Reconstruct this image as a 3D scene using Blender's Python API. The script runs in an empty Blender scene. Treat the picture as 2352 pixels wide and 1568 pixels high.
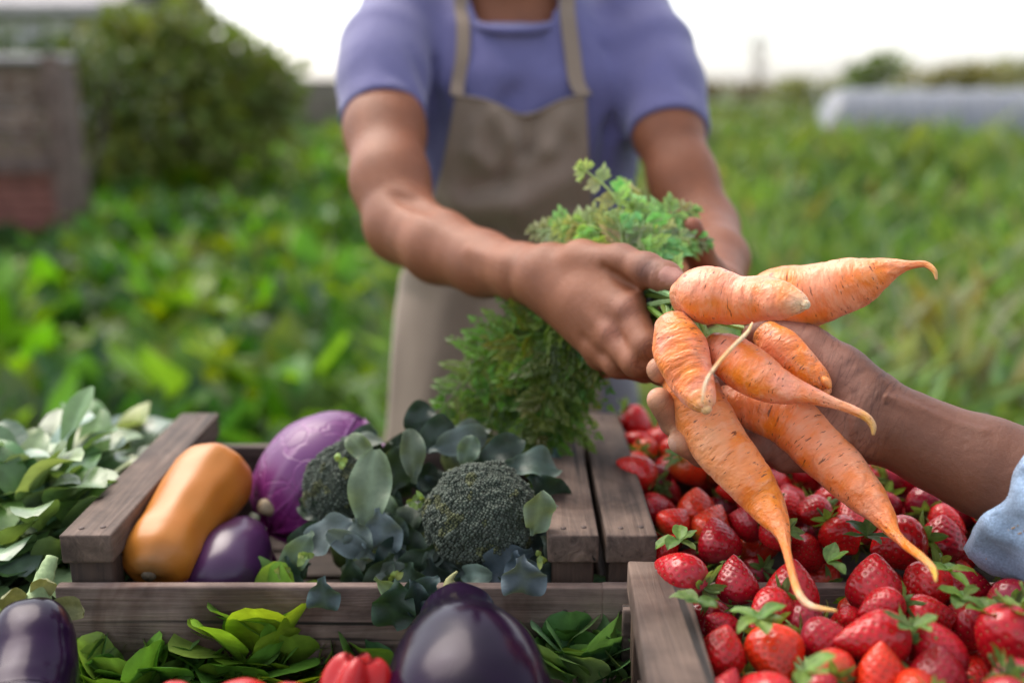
import bpy, bmesh, math, random
import numpy as np
from mathutils import Vector, Matrix, noise as mnoise
from mathutils.bvhtree import BVHTree

random.seed(7); RNG = np.random.default_rng(7)
SC = bpy.context.scene
COL = SC.collection
PI = math.pi

# ------------------------------------------------------------------ camera
HC = 1.30
PITCH = math.radians(14.5)
FPX = 2287.0            # focal length in pixels of a 2352 px wide picture
cam_d = bpy.data.cameras.new("camera"); cam = bpy.data.objects.new("camera", cam_d); COL.objects.link(cam)
cam.location = (0, 0, HC); cam.rotation_euler = (math.radians(90) - PITCH, 0, 0)
cam_d.sensor_width = 36.0; cam_d.lens = 35.0
cam_d.clip_start = 0.02; cam_d.clip_end = 2000
cam_d.dof.use_dof = True; cam_d.dof.focus_distance = 0.685; cam_d.dof.aperture_fstop = 2.5
cam_d.dof.aperture_blades = 0
SC.camera = cam

# ------------------------------------------------------------------ sky, sun, exposure
SUN_EL, SUN_AZ = math.radians(54), math.radians(318)   # azimuth clockwise from +Y: the light stands high, beyond the farmer and a little left
w = bpy.data.worlds.new("World"); SC.world = w; w.use_nodes = True
nt = w.node_tree; bg = nt.nodes["Background"]
sky = nt.nodes.new("ShaderNodeTexSky"); sky.sky_type = 'NISHITA'; sky.sun_disc = False
sky.sun_elevation = SUN_EL; sky.sun_rotation = SUN_AZ
sky.air_density = 1.0; sky.dust_density = 2.0; sky.ozone_density = 1.0
hs = nt.nodes.new("ShaderNodeHueSaturation"); hs.inputs['Saturation'].default_value = 0.36
nt.links.new(sky.outputs[0], hs.inputs['Color']); nt.links.new(hs.outputs[0], bg.inputs['Color'])
bg.inputs['Strength'].default_value = 0.15
sun_d = bpy.data.lights.new("sun", 'SUN'); sun_d.energy = 1.5; sun_d.angle = math.radians(45); sun_d.color = (1.0, 0.88, 0.74)
sun = bpy.data.objects.new("sun", sun_d); COL.objects.link(sun)
sdir = Vector((math.sin(SUN_AZ) * math.cos(SUN_EL), math.cos(SUN_AZ) * math.cos(SUN_EL), math.sin(SUN_EL)))
sun.rotation_euler = sdir.to_track_quat('Z', 'Y').to_euler()
SC.view_settings.view_transform = 'Standard'; SC.view_settings.look = 'None'
SC.view_settings.gamma = 1.0; SC.view_settings.use_curve_mapping = False
SC.view_settings.exposure = 1.28
SC.render.engine = 'CYCLES'
SC.cycles.use_denoising = True
SC.cycles.max_bounces = 6; SC.cycles.diffuse_bounces = 3; SC.cycles.glossy_bounces = 3
SC.cycles.transmission_bounces = 3; SC.cycles.transparent_max_bounces = 6
SC.cycles.caustics_reflective = False; SC.cycles.caustics_refractive = False

# ------------------------------------------------------------------ pixel -> world helpers
CP, SP = math.cos(PITCH), math.sin(PITCH)
def raydir(x, y):
    u = (x - 1176.0) / FPX; v = -(y - 784.0) / FPX
    return Vector((u, CP + v * SP, -SP + v * CP))
def P(x, y, d):                       # picture point at a depth along the view axis, in metres
    return Vector((0, 0, HC)) + raydir(x, y) * d
def ONZ(x, y, z):                     # picture point on a horizontal plane
    r = raydir(x, y); return Vector((0, 0, HC)) + r * ((z - HC) / r.z)
def PXR(px, d): return px / FPX * d   # picture size -> metres

# ------------------------------------------------------------------ object helpers
def tag(o, label=None, cat=None, group=None, kind=None):
    if label: o['label'] = label
    if cat: o['category'] = cat
    if group: o['group'] = group
    if kind: o['kind'] = kind
    return o
def empty(name, loc=(0, 0, 0), label=None, cat=None, group=None):
    o = bpy.data.objects.new(name, None); COL.objects.link(o); o.location = loc
    o.empty_display_size = 0.02
    return tag(o, label, cat, group)
def mesh_obj(name, verts, faces, mat, parent=None, smooth=True, col=None, attrs=None, world=True):
    me = bpy.data.meshes.new(name)
    if isinstance(verts, np.ndarray) and isinstance(faces, np.ndarray):
        me.vertices.add(len(verts)); me.vertices.foreach_set('co', verts.astype(np.float32).ravel())
        n = faces.shape[1]
        me.loops.add(faces.size); me.loops.foreach_set('vertex_index', faces.astype(np.int32).ravel())
        me.polygons.add(len(faces)); me.polygons.foreach_set('loop_start', np.arange(0, faces.size, n, dtype=np.int32))
        me.update(calc_edges=True); me.validate()
    else:
        me.from_pydata([tuple(v) for v in verts], [], [tuple(f) for f in faces])
    me.polygons.foreach_set('use_smooth', [smooth] * len(me.polygons))
    if col is not None:
        a = me.color_attributes.new('Col', 'FLOAT_COLOR', 'POINT')
        c = np.ones((len(me.vertices), 4), np.float32); c[:, :3] = np.asarray(col, np.float32)[:len(me.vertices), :3]
        a.data.foreach_set('color', c.ravel())
    for k, arr in (attrs or {}).items():
        arr = np.asarray(arr, np.float32)
        if arr.ndim == 1:
            a = me.attributes.new(k, 'FLOAT', 'POINT'); a.data.foreach_set('value', arr)
        else:
            a = me.attributes.new(k, 'FLOAT_VECTOR', 'POINT'); a.data.foreach_set('vector', arr.ravel())
    if mat is not None:
        for m in (mat if isinstance(mat, (list, tuple)) else [mat]): me.materials.append(m)
    me.update()
    o = bpy.data.objects.new(name, me); COL.objects.link(o)
    if parent is not None:
        o.parent = parent
        if world: o.matrix_parent_inverse = Matrix.LocRotScale(parent.location, parent.rotation_euler, parent.scale).inverted()
    return o
def copy_tree(o, parent=None):
    c = o.copy(); COL.objects.link(c)
    if parent is not None: c.parent = parent
    for ch in list(o.children): copy_tree(ch, c)
    return c

class MB:                              # collects pieces into one mesh
    def __init__(s): s.v = []; s.f = []; s.c = []
    def add(s, v, f, col=(1, 1, 1)):
        n = len(s.v); s.v.extend([tuple(p) for p in v]); s.f.extend([tuple(i + n for i in q) for q in f])
        if len(col) == 3 and not hasattr(col[0], '__len__'): s.c.extend([col] * len(v))
        else: s.c.extend(col)
    def box(s, c, size, rot=None, col=(1, 1, 1), bev=0.0, jit=0.0):
        hx, hy, hz = size[0] / 2, size[1] / 2, size[2] / 2
        bm = bmesh.new(); bmesh.ops.create_cube(bm, size=1.0)
        for v in bm.verts:
            v.co = Vector((v.co.x * size[0], v.co.y * size[1], v.co.z * size[2]))
        if bev > 0: bmesh.ops.bevel(bm, geom=bm.edges[:], offset=bev, segments=2, affect='EDGES', profile=0.6)
        R = rot.to_matrix() if rot is not None and hasattr(rot, 'to_matrix') else (rot or Matrix.Identity(3))
        for v in bm.verts:
            if jit: v.co += Vector([random.uniform(-jit, jit) for _ in range(3)])
            v.co = R @ v.co + Vector(c)
        bm.verts.index_update()
        s.add([v.co[:] for v in bm.verts], [[v.index for v in f.verts] for f in bm.faces], col); bm.free()
    def build(s, name, mat, parent=None, smooth=True, world=True):
        return mesh_obj(name, s.v, s.f, mat, parent, smooth, col=s.c, world=world)

def catmull(pts, n):
    pts = np.asarray(pts, float); m = len(pts)
    ext = np.vstack([2 * pts[0] - pts[1], pts, 2 * pts[-1] - pts[-2]])
    seg = np.linalg.norm(np.diff(pts[:, :3], axis=0), axis=1); cum = np.concatenate([[0], np.cumsum(seg)])
    out = []
    for s in np.linspace(0, cum[-1], n):
        i = min(np.searchsorted(cum, s, side='right') - 1, m - 2); i = max(i, 0)
        t = (s - cum[i]) / max(seg[i], 1e-9)
        p0, p1, p2, p3 = ext[i], ext[i + 1], ext[i + 2], ext[i + 3]
        out.append(0.5 * ((2 * p1) + (-p0 + p2) * t + (2 * p0 - 5 * p1 + 4 * p2 - p3) * t * t + (-p0 + 3 * p1 - 3 * p2 + p3) * t ** 3))
    return np.array(out)
def frames(c):
    T = np.gradient(c, axis=0); T /= np.linalg.norm(T, axis=1)[:, None] + 1e-12
    n = np.cross(T[0], [0.3, 0.2, 0.93]); n /= np.linalg.norm(n); N = [n]
    for t in T[1:]:
        n = N[-1] - t * np.dot(N[-1], t); n /= np.linalg.norm(n) + 1e-12; N.append(n)
    N = np.array(N); return T, N, np.cross(T, N)
def tube(path, rad, sides=8, cap=True):
    c = np.asarray(path, float); r = np.broadcast_to(np.asarray(rad, float), (len(c),))
    T, N, B = frames(c); a = np.linspace(0, 2 * PI, sides, endpoint=False)
    v = (c[:, None] + (N[:, None] * np.cos(a)[None, :, None] + B[:, None] * np.sin(a)[None, :, None]) * r[:, None, None]).reshape(-1, 3)
    f = []
    for i in range(len(c) - 1):
        for j in range(sides):
            k = (j + 1) % sides
            f.append((i * sides + j, i * sides + k, (i + 1) * sides + k, (i + 1) * sides + j))
    if cap:
        f.append(tuple(range(sides))[::-1]); f.append(tuple((len(c) - 1) * sides + j for j in range(sides)))
    return v, f

# vectorised value noise ------------------------------------------------
def vnoise(p, seed=0):
    p = np.asarray(p, np.float64); i = np.floor(p).astype(np.int64); f = p - i; f = f * f * (3 - 2 * f)
    def h(a, b, c):
        n = (a * 374761393 + b * 668265263 + c * 2147483647 + seed * 1274126177) & 0xFFFFFFFF
        n = ((n ^ (n >> 13)) * 1274126177) & 0xFFFFFFFF
        return ((n ^ (n >> 16)) & 0xFFFF) / 32767.5 - 1.0
    x, y, z = i[..., 0], i[..., 1], i[..., 2]; r = 0
    for dx in (0, 1):
        for dy in (0, 1):
            for dz in (0, 1):
                wgt = (f[..., 0] if dx else 1 - f[..., 0]) * (f[..., 1] if dy else 1 - f[..., 1]) * (f[..., 2] if dz else 1 - f[..., 2])
                r = r + h(x + dx, y + dy, z + dz) * wgt
    return r
def fbm(p, seed=0, o=3):
    r = 0; a = 1.0; p = np.asarray(p, float)
    for k in range(o): r = r + a * vnoise(p * 2 ** k, seed + k); a *= 0.5
    return r

# implicit surfaces -> one continuous mesh --------------------------------
class Field:
    def __init__(s, lo, hi, h):
        s.lo = np.array(lo, float); s.h = h; s.n = (np.ceil((np.array(hi, float) - s.lo) / h)).astype(int) + 1
        s.F = np.full(s.n, 0.05, np.float32)
    def sub(s, lo, hi):
        a = np.clip(np.floor((np.array(lo) - s.lo) / s.h).astype(int), 0, s.n - 1)
        b = np.clip(np.ceil((np.array(hi) - s.lo) / s.h).astype(int) + 1, 1, s.n)
        if np.any(b <= a): return None, None
        ax = [(np.arange(a[k], b[k]) * s.h + s.lo[k]).astype(np.float32) for k in range(3)]
        return tuple(slice(a[k], b[k]) for k in range(3)), np.meshgrid(*ax, indexing='ij', sparse=True)
    def blend(s, sl, d, k):
        F = s.F[sl]
        if k <= 0: s.F[sl] = np.minimum(F, d); return
        h = np.clip(0.5 + 0.5 * (F - d) / k, 0, 1); s.F[sl] = F * (1 - h) + d * h - k * h * (1 - h)
    def cone(s, a, b, ra, rb, k=0.006, flat=None):
        a = np.array(a[:], float); b = np.array(b[:], float); m = max(ra, rb) + k + 0.02
        sl, G = s.sub(np.minimum(a, b) - m, np.maximum(a, b) + m)
        if sl is None: return
        s.blend(sl, dcone(G, a, b, ra, rb, flat), k)
    def chain(s, pts, k=0.006, flat=None):
        for (p, r), (q, t) in zip(pts, pts[1:]): s.cone(p, q, r, t, k, flat)
    def ell(s, c, r, R=None, k=0.006):
        m = max(r) + k + 0.02; c = np.array(c[:], float)
        sl, (X, Y, Z) = s.sub(c - m, c + m)
        if sl is None: return
        X = X - c[0]; Y = Y - c[1]; Z = Z - c[2]
        if R is not None:
            M = np.array(R.transposed())
            X, Y, Z = [M[i, 0] * X + M[i, 1] * Y + M[i, 2] * Z for i in range(3)]
        k0 = np.sqrt((X / r[0]) ** 2 + (Y / r[1]) ** 2 + (Z / r[2]) ** 2); k1 = np.sqrt((X / r[0] ** 2) ** 2 + (Y / r[1] ** 2) ** 2 + (Z / r[2] ** 2) ** 2) + 1e-9
        s.blend(sl, (k0 * (k0 - 1) / k1).astype(np.float32), k)
    def groove(s, pts, depth, width):     # + cuts a crease, - raises a ridge
        q = np.array([p[:] for p in pts], float); m = width * 2.6; sl, G = s.sub(q.min(0) - m, q.max(0) + m)
        if sl is None: return
        d = None
        for a, b in zip(q, q[1:]):
            e = dcone(G, a, b, 0, 0); d = e if d is None else np.minimum(d, e)
        s.F[sl] += depth * np.exp(-(d / width) ** 2).astype(np.float32)
    def mesh(s, smooth=2):
        F = s.F; nx, ny, nz = F.shape; S = F < 0
        c = [S[i:nx - 1 + i, j:ny - 1 + j, k:nz - 1 + k] for i in (0, 1) for j in (0, 1) for k in (0, 1)]
        anyc = c[0].copy(); allc = c[0].copy()
        for q in c[1:]: anyc |= q; allc &= q
        act = anyc & ~allc; del anyc, allc, c
        idx = np.argwhere(act); N = len(idx)
        ids = np.full(act.shape, -1, np.int32); ids[act] = np.arange(N)
        cor = {(i, j, k): F[idx[:, 0] + i, idx[:, 1] + j, idx[:, 2] + k] for i in (0, 1) for j in (0, 1) for k in (0, 1)}
        acc = np.zeros((N, 3)); cnt = np.zeros(N)
        for ax in range(3):
            for u in (0, 1):
                for w_ in (0, 1):
                    p = [0, 0, 0]; o = [k for k in range(3) if k != ax]; p[o[0]] = u; p[o[1]] = w_; q = list(p); q[ax] = 1
                    A = cor[tuple(p)]; B = cor[tuple(q)]; m = (A < 0) != (B < 0)
                    t = np.where(m, A / np.where(m, A - B, 1), 0); pt = np.tile(np.array(p, float), (N, 1)); pt[:, ax] += t
                    acc[m] += pt[m]; cnt[m] += 1
        V = (idx + acc / cnt[:, None]) * s.h + s.lo
        faces = []
        for ax in range(3):
            o = [k for k in range(3) if k != ax]; u, w_ = o
            A = S[tuple(slice(0, -1) if k == ax else slice(None) for k in range(3))]; B = S[tuple(slice(1, None) if k == ax else slice(None) for k in range(3))]
            e = np.argwhere(A != B); e = e[(e[:, u] > 0) & (e[:, w_] > 0) & (e[:, u] < s.n[u] - 1) & (e[:, w_] < s.n[w_] - 1)]
            ins = S[e[:, 0], e[:, 1], e[:, 2]]
            def cell(du, dw):
                q = e.copy(); q[:, u] -= du; q[:, w_] -= dw; return ids[q[:, 0], q[:, 1], q[:, 2]]
            Q = np.stack([cell(1, 1), cell(0, 1), cell(0, 0), cell(1, 0)], 1)
            flip = ins if ax != 1 else ~ins
            Q[~flip] = Q[~flip][:, ::-1]; faces.append(Q)
        Fc = np.vstack(faces); Fc = Fc[(Fc >= 0).all(1)]
        E = np.vstack([Fc[:, [0, 1]], Fc[:, [1, 2]], Fc[:, [2, 3]], Fc[:, [3, 0]]])
        for it in range(smooth * 2):
            lam = 0.5 if it % 2 == 0 else -0.52
            a = np.zeros_like(V); n = np.zeros(len(V))
            for k in range(3):
                a[:, k] = np.bincount(E[:, 0], V[E[:, 1], k], len(V)) + np.bincount(E[:, 1], V[E[:, 0], k], len(V))
            n = np.bincount(E[:, 0], minlength=len(V)) + np.bincount(E[:, 1], minlength=len(V))
            V = V + lam * (a / np.maximum(n, 1)[:, None] - V)
        return V, Fc
def dcone(G, a, b, ra, rb, flat=None):
    ab = (b - a).astype(np.float32); L = float(ab @ ab) + 1e-12
    X, Y, Z = G[0] - np.float32(a[0]), G[1] - np.float32(a[1]), G[2] - np.float32(a[2])
    t = np.clip((X * ab[0] + Y * ab[1] + Z * ab[2]) / L, 0, 1)
    dx, dy, dz = X - t * ab[0], Y - t * ab[1], Z - t * ab[2]
    if flat is not None:                 # (unit direction, factor > 1 makes it thinner that way)
        n, q = flat; s_ = dx * n[0] + dy * n[1] + dz * n[2]; e = (q * q - 1)
        return np.sqrt(dx * dx + dy * dy + dz * dz + e * s_ * s_) - (ra + t * (rb - ra))
    return np.sqrt(dx * dx + dy * dy + dz * dz) - (ra + t * (rb - ra))
def npz(p): return np.array(p[:], float)
def seg_dist(V, a, b):
    a = npz(a); b = npz(b); ab = b - a; t = np.clip(((V - a) @ ab) / (ab @ ab + 1e-12), 0, 1)
    return np.linalg.norm(V - (a + t[:, None] * ab), axis=1)

# ------------------------------------------------------------------ materials
def newmat(name):
    m = bpy.data.materials.new(name); m.use_nodes = True; return m, m.node_tree, m.node_tree.nodes["Principled BSDF"]
def N_(nt, t, **kw):
    n = nt.nodes.new(t)
    for k, v in kw.items():
        if hasattr(n, k): setattr(n, k, v)
    return n
def noise_node(nt, scale, detail=4, rough=0.55, vec=None, dist=0.0):
    n = nt.nodes.new("ShaderNodeTexNoise"); n.inputs['Scale'].default_value = scale; n.inputs['Detail'].default_value = detail
    n.inputs['Roughness'].default_value = rough; n.inputs['Distortion'].default_value = dist
    if vec is not None: nt.links.new(vec, n.inputs['Vector'])
    return n
def ramp(nt, fac, stops):
    r = nt.nodes.new("ShaderNodeValToRGB"); nt.links.new(fac, r.inputs['Fac']); e = r.color_ramp.elements
    while len(e) > 1: e.remove(e[-1])
    e[0].position = stops[0][0]; e[0].color = (*stops[0][1], 1) if len(stops[0][1]) == 3 else stops[0][1]
    for p, c in stops[1:]:
        q = e.new(p); q.color = (*c, 1)
    return r
def mix(nt, fac, a, b, mode='MIX'):
    n = nt.nodes.new("ShaderNodeMix"); n.data_type = 'RGBA'; n.blend_type = mode
    for sock, val in ((n.inputs[0], fac), (n.inputs[6], a), (n.inputs[7], b)):
        if hasattr(val, 'is_output'): nt.links.new(val, sock)
        elif isinstance(val, (int, float)): sock.default_value = val
        else: sock.default_value = (*val, 1)
    return n.outputs[2]
def bump(nt, h, strength, dist, prev=None):
    b = nt.nodes.new("ShaderNodeBump"); b.inputs['Strength'].default_value = strength; b.inputs['Distance'].default_value = dist
    nt.links.new(h, b.inputs['Height'])
    if prev is not None: nt.links.new(prev, b.inputs['Normal'])
    return b.outputs[0]
def coord(nt, kind='Object'):
    return nt.nodes.new("ShaderNodeTexCoord").outputs[kind]
def attr(nt, name, out='Color'):
    a = nt.nodes.new("ShaderNodeAttribute"); a.attribute_name = name; return a.outputs[out]

def mat_skin(name, rough=0.42, bumps=0.25):
    m, nt, b = newmat(name); c = coord(nt); col = attr(nt, 'Col')
    n1 = noise_node(nt, 35, 4, 0.6, c); n2 = noise_node(nt, 900, 3, 0.6, c)
    f = ramp(nt, n1.outputs[0], [(0.3, (0.86, 0.84, 0.84)), (0.7, (1.12, 1.10, 1.08))])
    colm = mix(nt, 1.0, col, f.outputs[0], 'MULTIPLY')
    spk = ramp(nt, n2.outputs[0], [(0.35, (0.90, 0.88, 0.87)), (0.6, (1.03, 1.03, 1.03))])
    colm = mix(nt, 0.8, colm, spk.outputs[0], 'MULTIPLY')
    nt.links.new(colm, b.inputs['Base Color'])
    v = nt.nodes.new("ShaderNodeTexVoronoi"); v.inputs['Scale'].default_value = 900; v.feature = 'DISTANCE_TO_EDGE'; nt.links.new(c, v.inputs['Vector'])
    vr = ramp(nt, v.outputs['Distance'], [(0.0, (0, 0, 0)), (0.12, (1, 1, 1))])
    nb = bump(nt, vr.outputs[0], bumps, 0.0004)
    n3 = noise_node(nt, 220, 4, 0.6, c); nb = bump(nt, n3.outputs[0], bumps, 0.0012, nb)
    nt.links.new(nb, b.inputs['Normal'])
    # wrinkle lines: thin, broken folds across the joints, strongest where the 'ww' weight says
    mp = nt.nodes.new("ShaderNodeMapping"); mp.inputs['Scale'].default_value = (170, 26, 26); nt.links.new(attr(nt, 'wc', 'Vector'), mp.inputs['Vector'])
    wn = noise_node(nt, 1.0, 2, 0.5, mp.outputs[0], 0.9)
    wl = ramp(nt, wn.outputs[0], [(0.465, (0, 0, 0)), (0.495, (1, 1, 1)), (0.505, (1, 1, 1)), (0.535, (0, 0, 0))])
    wm = nt.nodes.new("ShaderNodeMath"); wm.operation = 'MULTIPLY'; nt.links.new(wl.outputs[0], wm.inputs[0]); nt.links.new(attr(nt, 'ww', 'Fac'), wm.inputs[1])
    colw = mix(nt, wm.outputs[0], colm, mix(nt, 1.0, colm, (0.62, 0.56, 0.57), 'MULTIPLY')); nt.links.new(colw, b.inputs['Base Color'])
    nb = bump(nt, wm.outputs[0], -0.9, 0.0016, nb); nt.links.new(nb, b.inputs['Normal'])
    b.inputs['Roughness'].default_value = rough
    b.inputs['Subsurface Weight'].default_value = 0.12; b.inputs['Subsurface Radius'].default_value = (0.009, 0.004, 0.002)
    b.inputs['Subsurface Scale'].default_value = 0.6
    b.inputs['Specular IOR Level'].default_value = 0.36
    return m
def mat_leaf(name, rough=0.42, trans=0.3, spec=0.45, tint=(1, 1, 1), scale=60, coat=0.0):
    m, nt, b = newmat(name); c = coord(nt); col = attr(nt, 'Col')
    n1 = noise_node(nt, scale, 4, 0.6, c)
    f = ramp(nt, n1.outputs[0], [(0.25, (0.66, 0.68, 0.62)), (0.75, (1.3, 1.28, 1.25))])
    o = nt.nodes.new("ShaderNodeObjectInfo")
    rr = ramp(nt, o.outputs['Random'], [(0, (0.8, 0.85, 0.85)), (0.5, (1, 1, 1)), (1, (1.22, 1.12, 0.9))])
    cc = mix(nt, 1.0, col, f.outputs[0], 'MULTIPLY'); cc = mix(nt, 1.0, cc, rr.outputs[0], 'MULTIPLY'); cc = mix(nt, 1.0, cc, tint, 'MULTIPLY')
    nt.links.new(cc, b.inputs['Base Color']); b.inputs['Roughness'].default_value = rough
    b.inputs['Specular IOR Level'].default_value = spec
    nb = bump(nt, n1.outputs[0], 0.35, 0.004); nt.links.new(nb, b.inputs['Normal'])
    tr = nt.nodes.new("ShaderNodeBsdfTranslucent"); lt = mix(nt, 1.0, cc, (1.6, 1.5, 0.6), 'MULTIPLY'); nt.links.new(lt, tr.inputs['Color'])
    ms = nt.nodes.new("ShaderNodeMixShader"); ms.inputs[0].default_value = trans
    nt.links.new(b.outputs[0], ms.inputs[1]); nt.links.new(tr.outputs[0], ms.inputs[2])
    nt.links.new(ms.outputs[0], nt.nodes["Material Output"].inputs['Surface'])
    return m
def mat_wood(name, light=(0.30, 0.24, 0.215), dark=(0.085, 0.058, 0.050), axis='Y', rough=0.75):
    m, nt, b = newmat(name); c = coord(nt)
    mp = nt.nodes.new("ShaderNodeMapping"); nt.links.new(c, mp.inputs['Vector'])
    s = {'X': (3, 60, 60), 'Y': (60, 3, 60), 'Z': (60, 60, 3)}[axis]; mp.inputs['Scale'].default_value = s
    g = noise_node(nt, 1.6, 7, 0.65, mp.outputs[0], 1.2); st = noise_node(nt, 14, 5, 0.6, c, 0.4)
    mx = nt.nodes.new("ShaderNodeMath"); mx.operation = 'MULTIPLY_ADD'; mx.inputs[1].default_value = 0.36
    nt.links.new(g.outputs[0], mx.inputs[0])
    m2 = nt.nodes.new("ShaderNodeMath"); m2.operation = 'MULTIPLY'; m2.inputs[1].default_value = 0.45; nt.links.new(st.outputs[0], m2.inputs[0]); nt.links.new(m2.outputs[0], mx.inputs[2])
    r = ramp(nt, mx.outputs[0], [(0.33, dark), (0.46, tuple((a + d) / 2 for a, d in zip(light, dark))), (0.56, light), (0.75, tuple(min(1, a * 1.25) for a in light))])
    cc = mix(nt, 1.0, attr(nt, 'Col'), r.outputs[0], 'MULTIPLY')
    big = noise_node(nt, 11, 4, 0.6, c, 0.8); stn = ramp(nt, big.outputs[0], [(0.34, (0.50, 0.36, 0.30)), (0.48, (1.0, 0.97, 0.95)), (0.64, (1.25, 1.22, 1.18))]); cc = mix(nt, 0.85, cc, stn.outputs[0], 'MULTIPLY')
    mc = nt.nodes.new("ShaderNodeMapping"); mc.inputs['Scale'].default_value = {'X': (1.2, 90, 90), 'Y': (90, 1.2, 90), 'Z': (90, 90, 1.2)}[axis]; nt.links.new(c, mc.inputs['Vector'])
    ck = noise_node(nt, 1.0, 3, 0.5, mc.outputs[0], 0.6); cr = ramp(nt, ck.outputs[0], [(0.30, (1, 1, 1)), (0.34, (0, 0, 0))]); cc = mix(nt, cr.outputs[0], cc, (0.012, 0.008, 0.007))
    nt.links.new(cc, b.inputs['Base Color']); b.inputs['Roughness'].default_value = rough
    nb = bump(nt, g.outputs[0], 0.5, 0.004); nb = bump(nt, cr.outputs[0], -0.8, 0.003, nb); nt.links.new(nb, b.inputs['Normal'])
    return m
def mat_simple(name, col, rough=0.6, scale=30, var=0.25, bmp=0.2, bd=0.003, useattr=False, sheen=0.0, spec=0.5):
    m, nt, b = newmat(name); c = coord(nt); n1 = noise_node(nt, scale, 5, 0.6, c)
    lo = tuple(x * (1 - var) for x in col); hi = tuple(min(1, x * (1 + var)) for x in col)
    r = ramp(nt, n1.outputs[0], [(0.3, lo), (0.7, hi)]); out = r.outputs[0]
    if useattr: out = mix(nt, 1.0, attr(nt, 'Col'), out, 'MULTIPLY')
    nt.links.new(out, b.inputs['Base Color']); b.inputs['Roughness'].default_value = rough
    b.inputs['Specular IOR Level'].default_value = spec
    if sheen: b.inputs['Sheen Weight'].default_value = sheen
    nb = bump(nt, n1.outputs[0], bmp, bd); nt.links.new(nb, b.inputs['Normal'])
    return m
def mat_cloth(name, col, wave=1400, rough=0.85, heather=0.15, fold=18):
    m, nt, b = newmat(name); c = coord(nt)
    n1 = noise_node(nt, fold, 3, 0.5, c, 0.6); n2 = noise_node(nt, 700, 3, 0.7, c)
    f = ramp(nt, n2.outputs[0], [(0.3, (1 - heather,) * 3), (0.7, (1 + heather,) * 3)])
    f1 = ramp(nt, n1.outputs[0], [(0.3, (0.94,) * 3), (0.7, (1.06,) * 3)])
    cc = mix(nt, 1.0, mix(nt, 1.0, (*col,), f.outputs[0], 'MULTIPLY'), f1.outputs[0], 'MULTIPLY')
    cc = mix(nt, 1.0, cc, attr(nt, 'Col'), 'MULTIPLY')
    nt.links.new(cc, b.inputs['Base Color']); b.inputs['Roughness'].default_value = rough
    b.inputs['Sheen Weight'].default_value = 0.25; b.inputs['Sheen Roughness'].default_value = 0.5
    nb = bump(nt, n2.outputs[0], 0.3, 0.001); nt.links.new(nb, b.inputs['Normal'])
    return m
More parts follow.
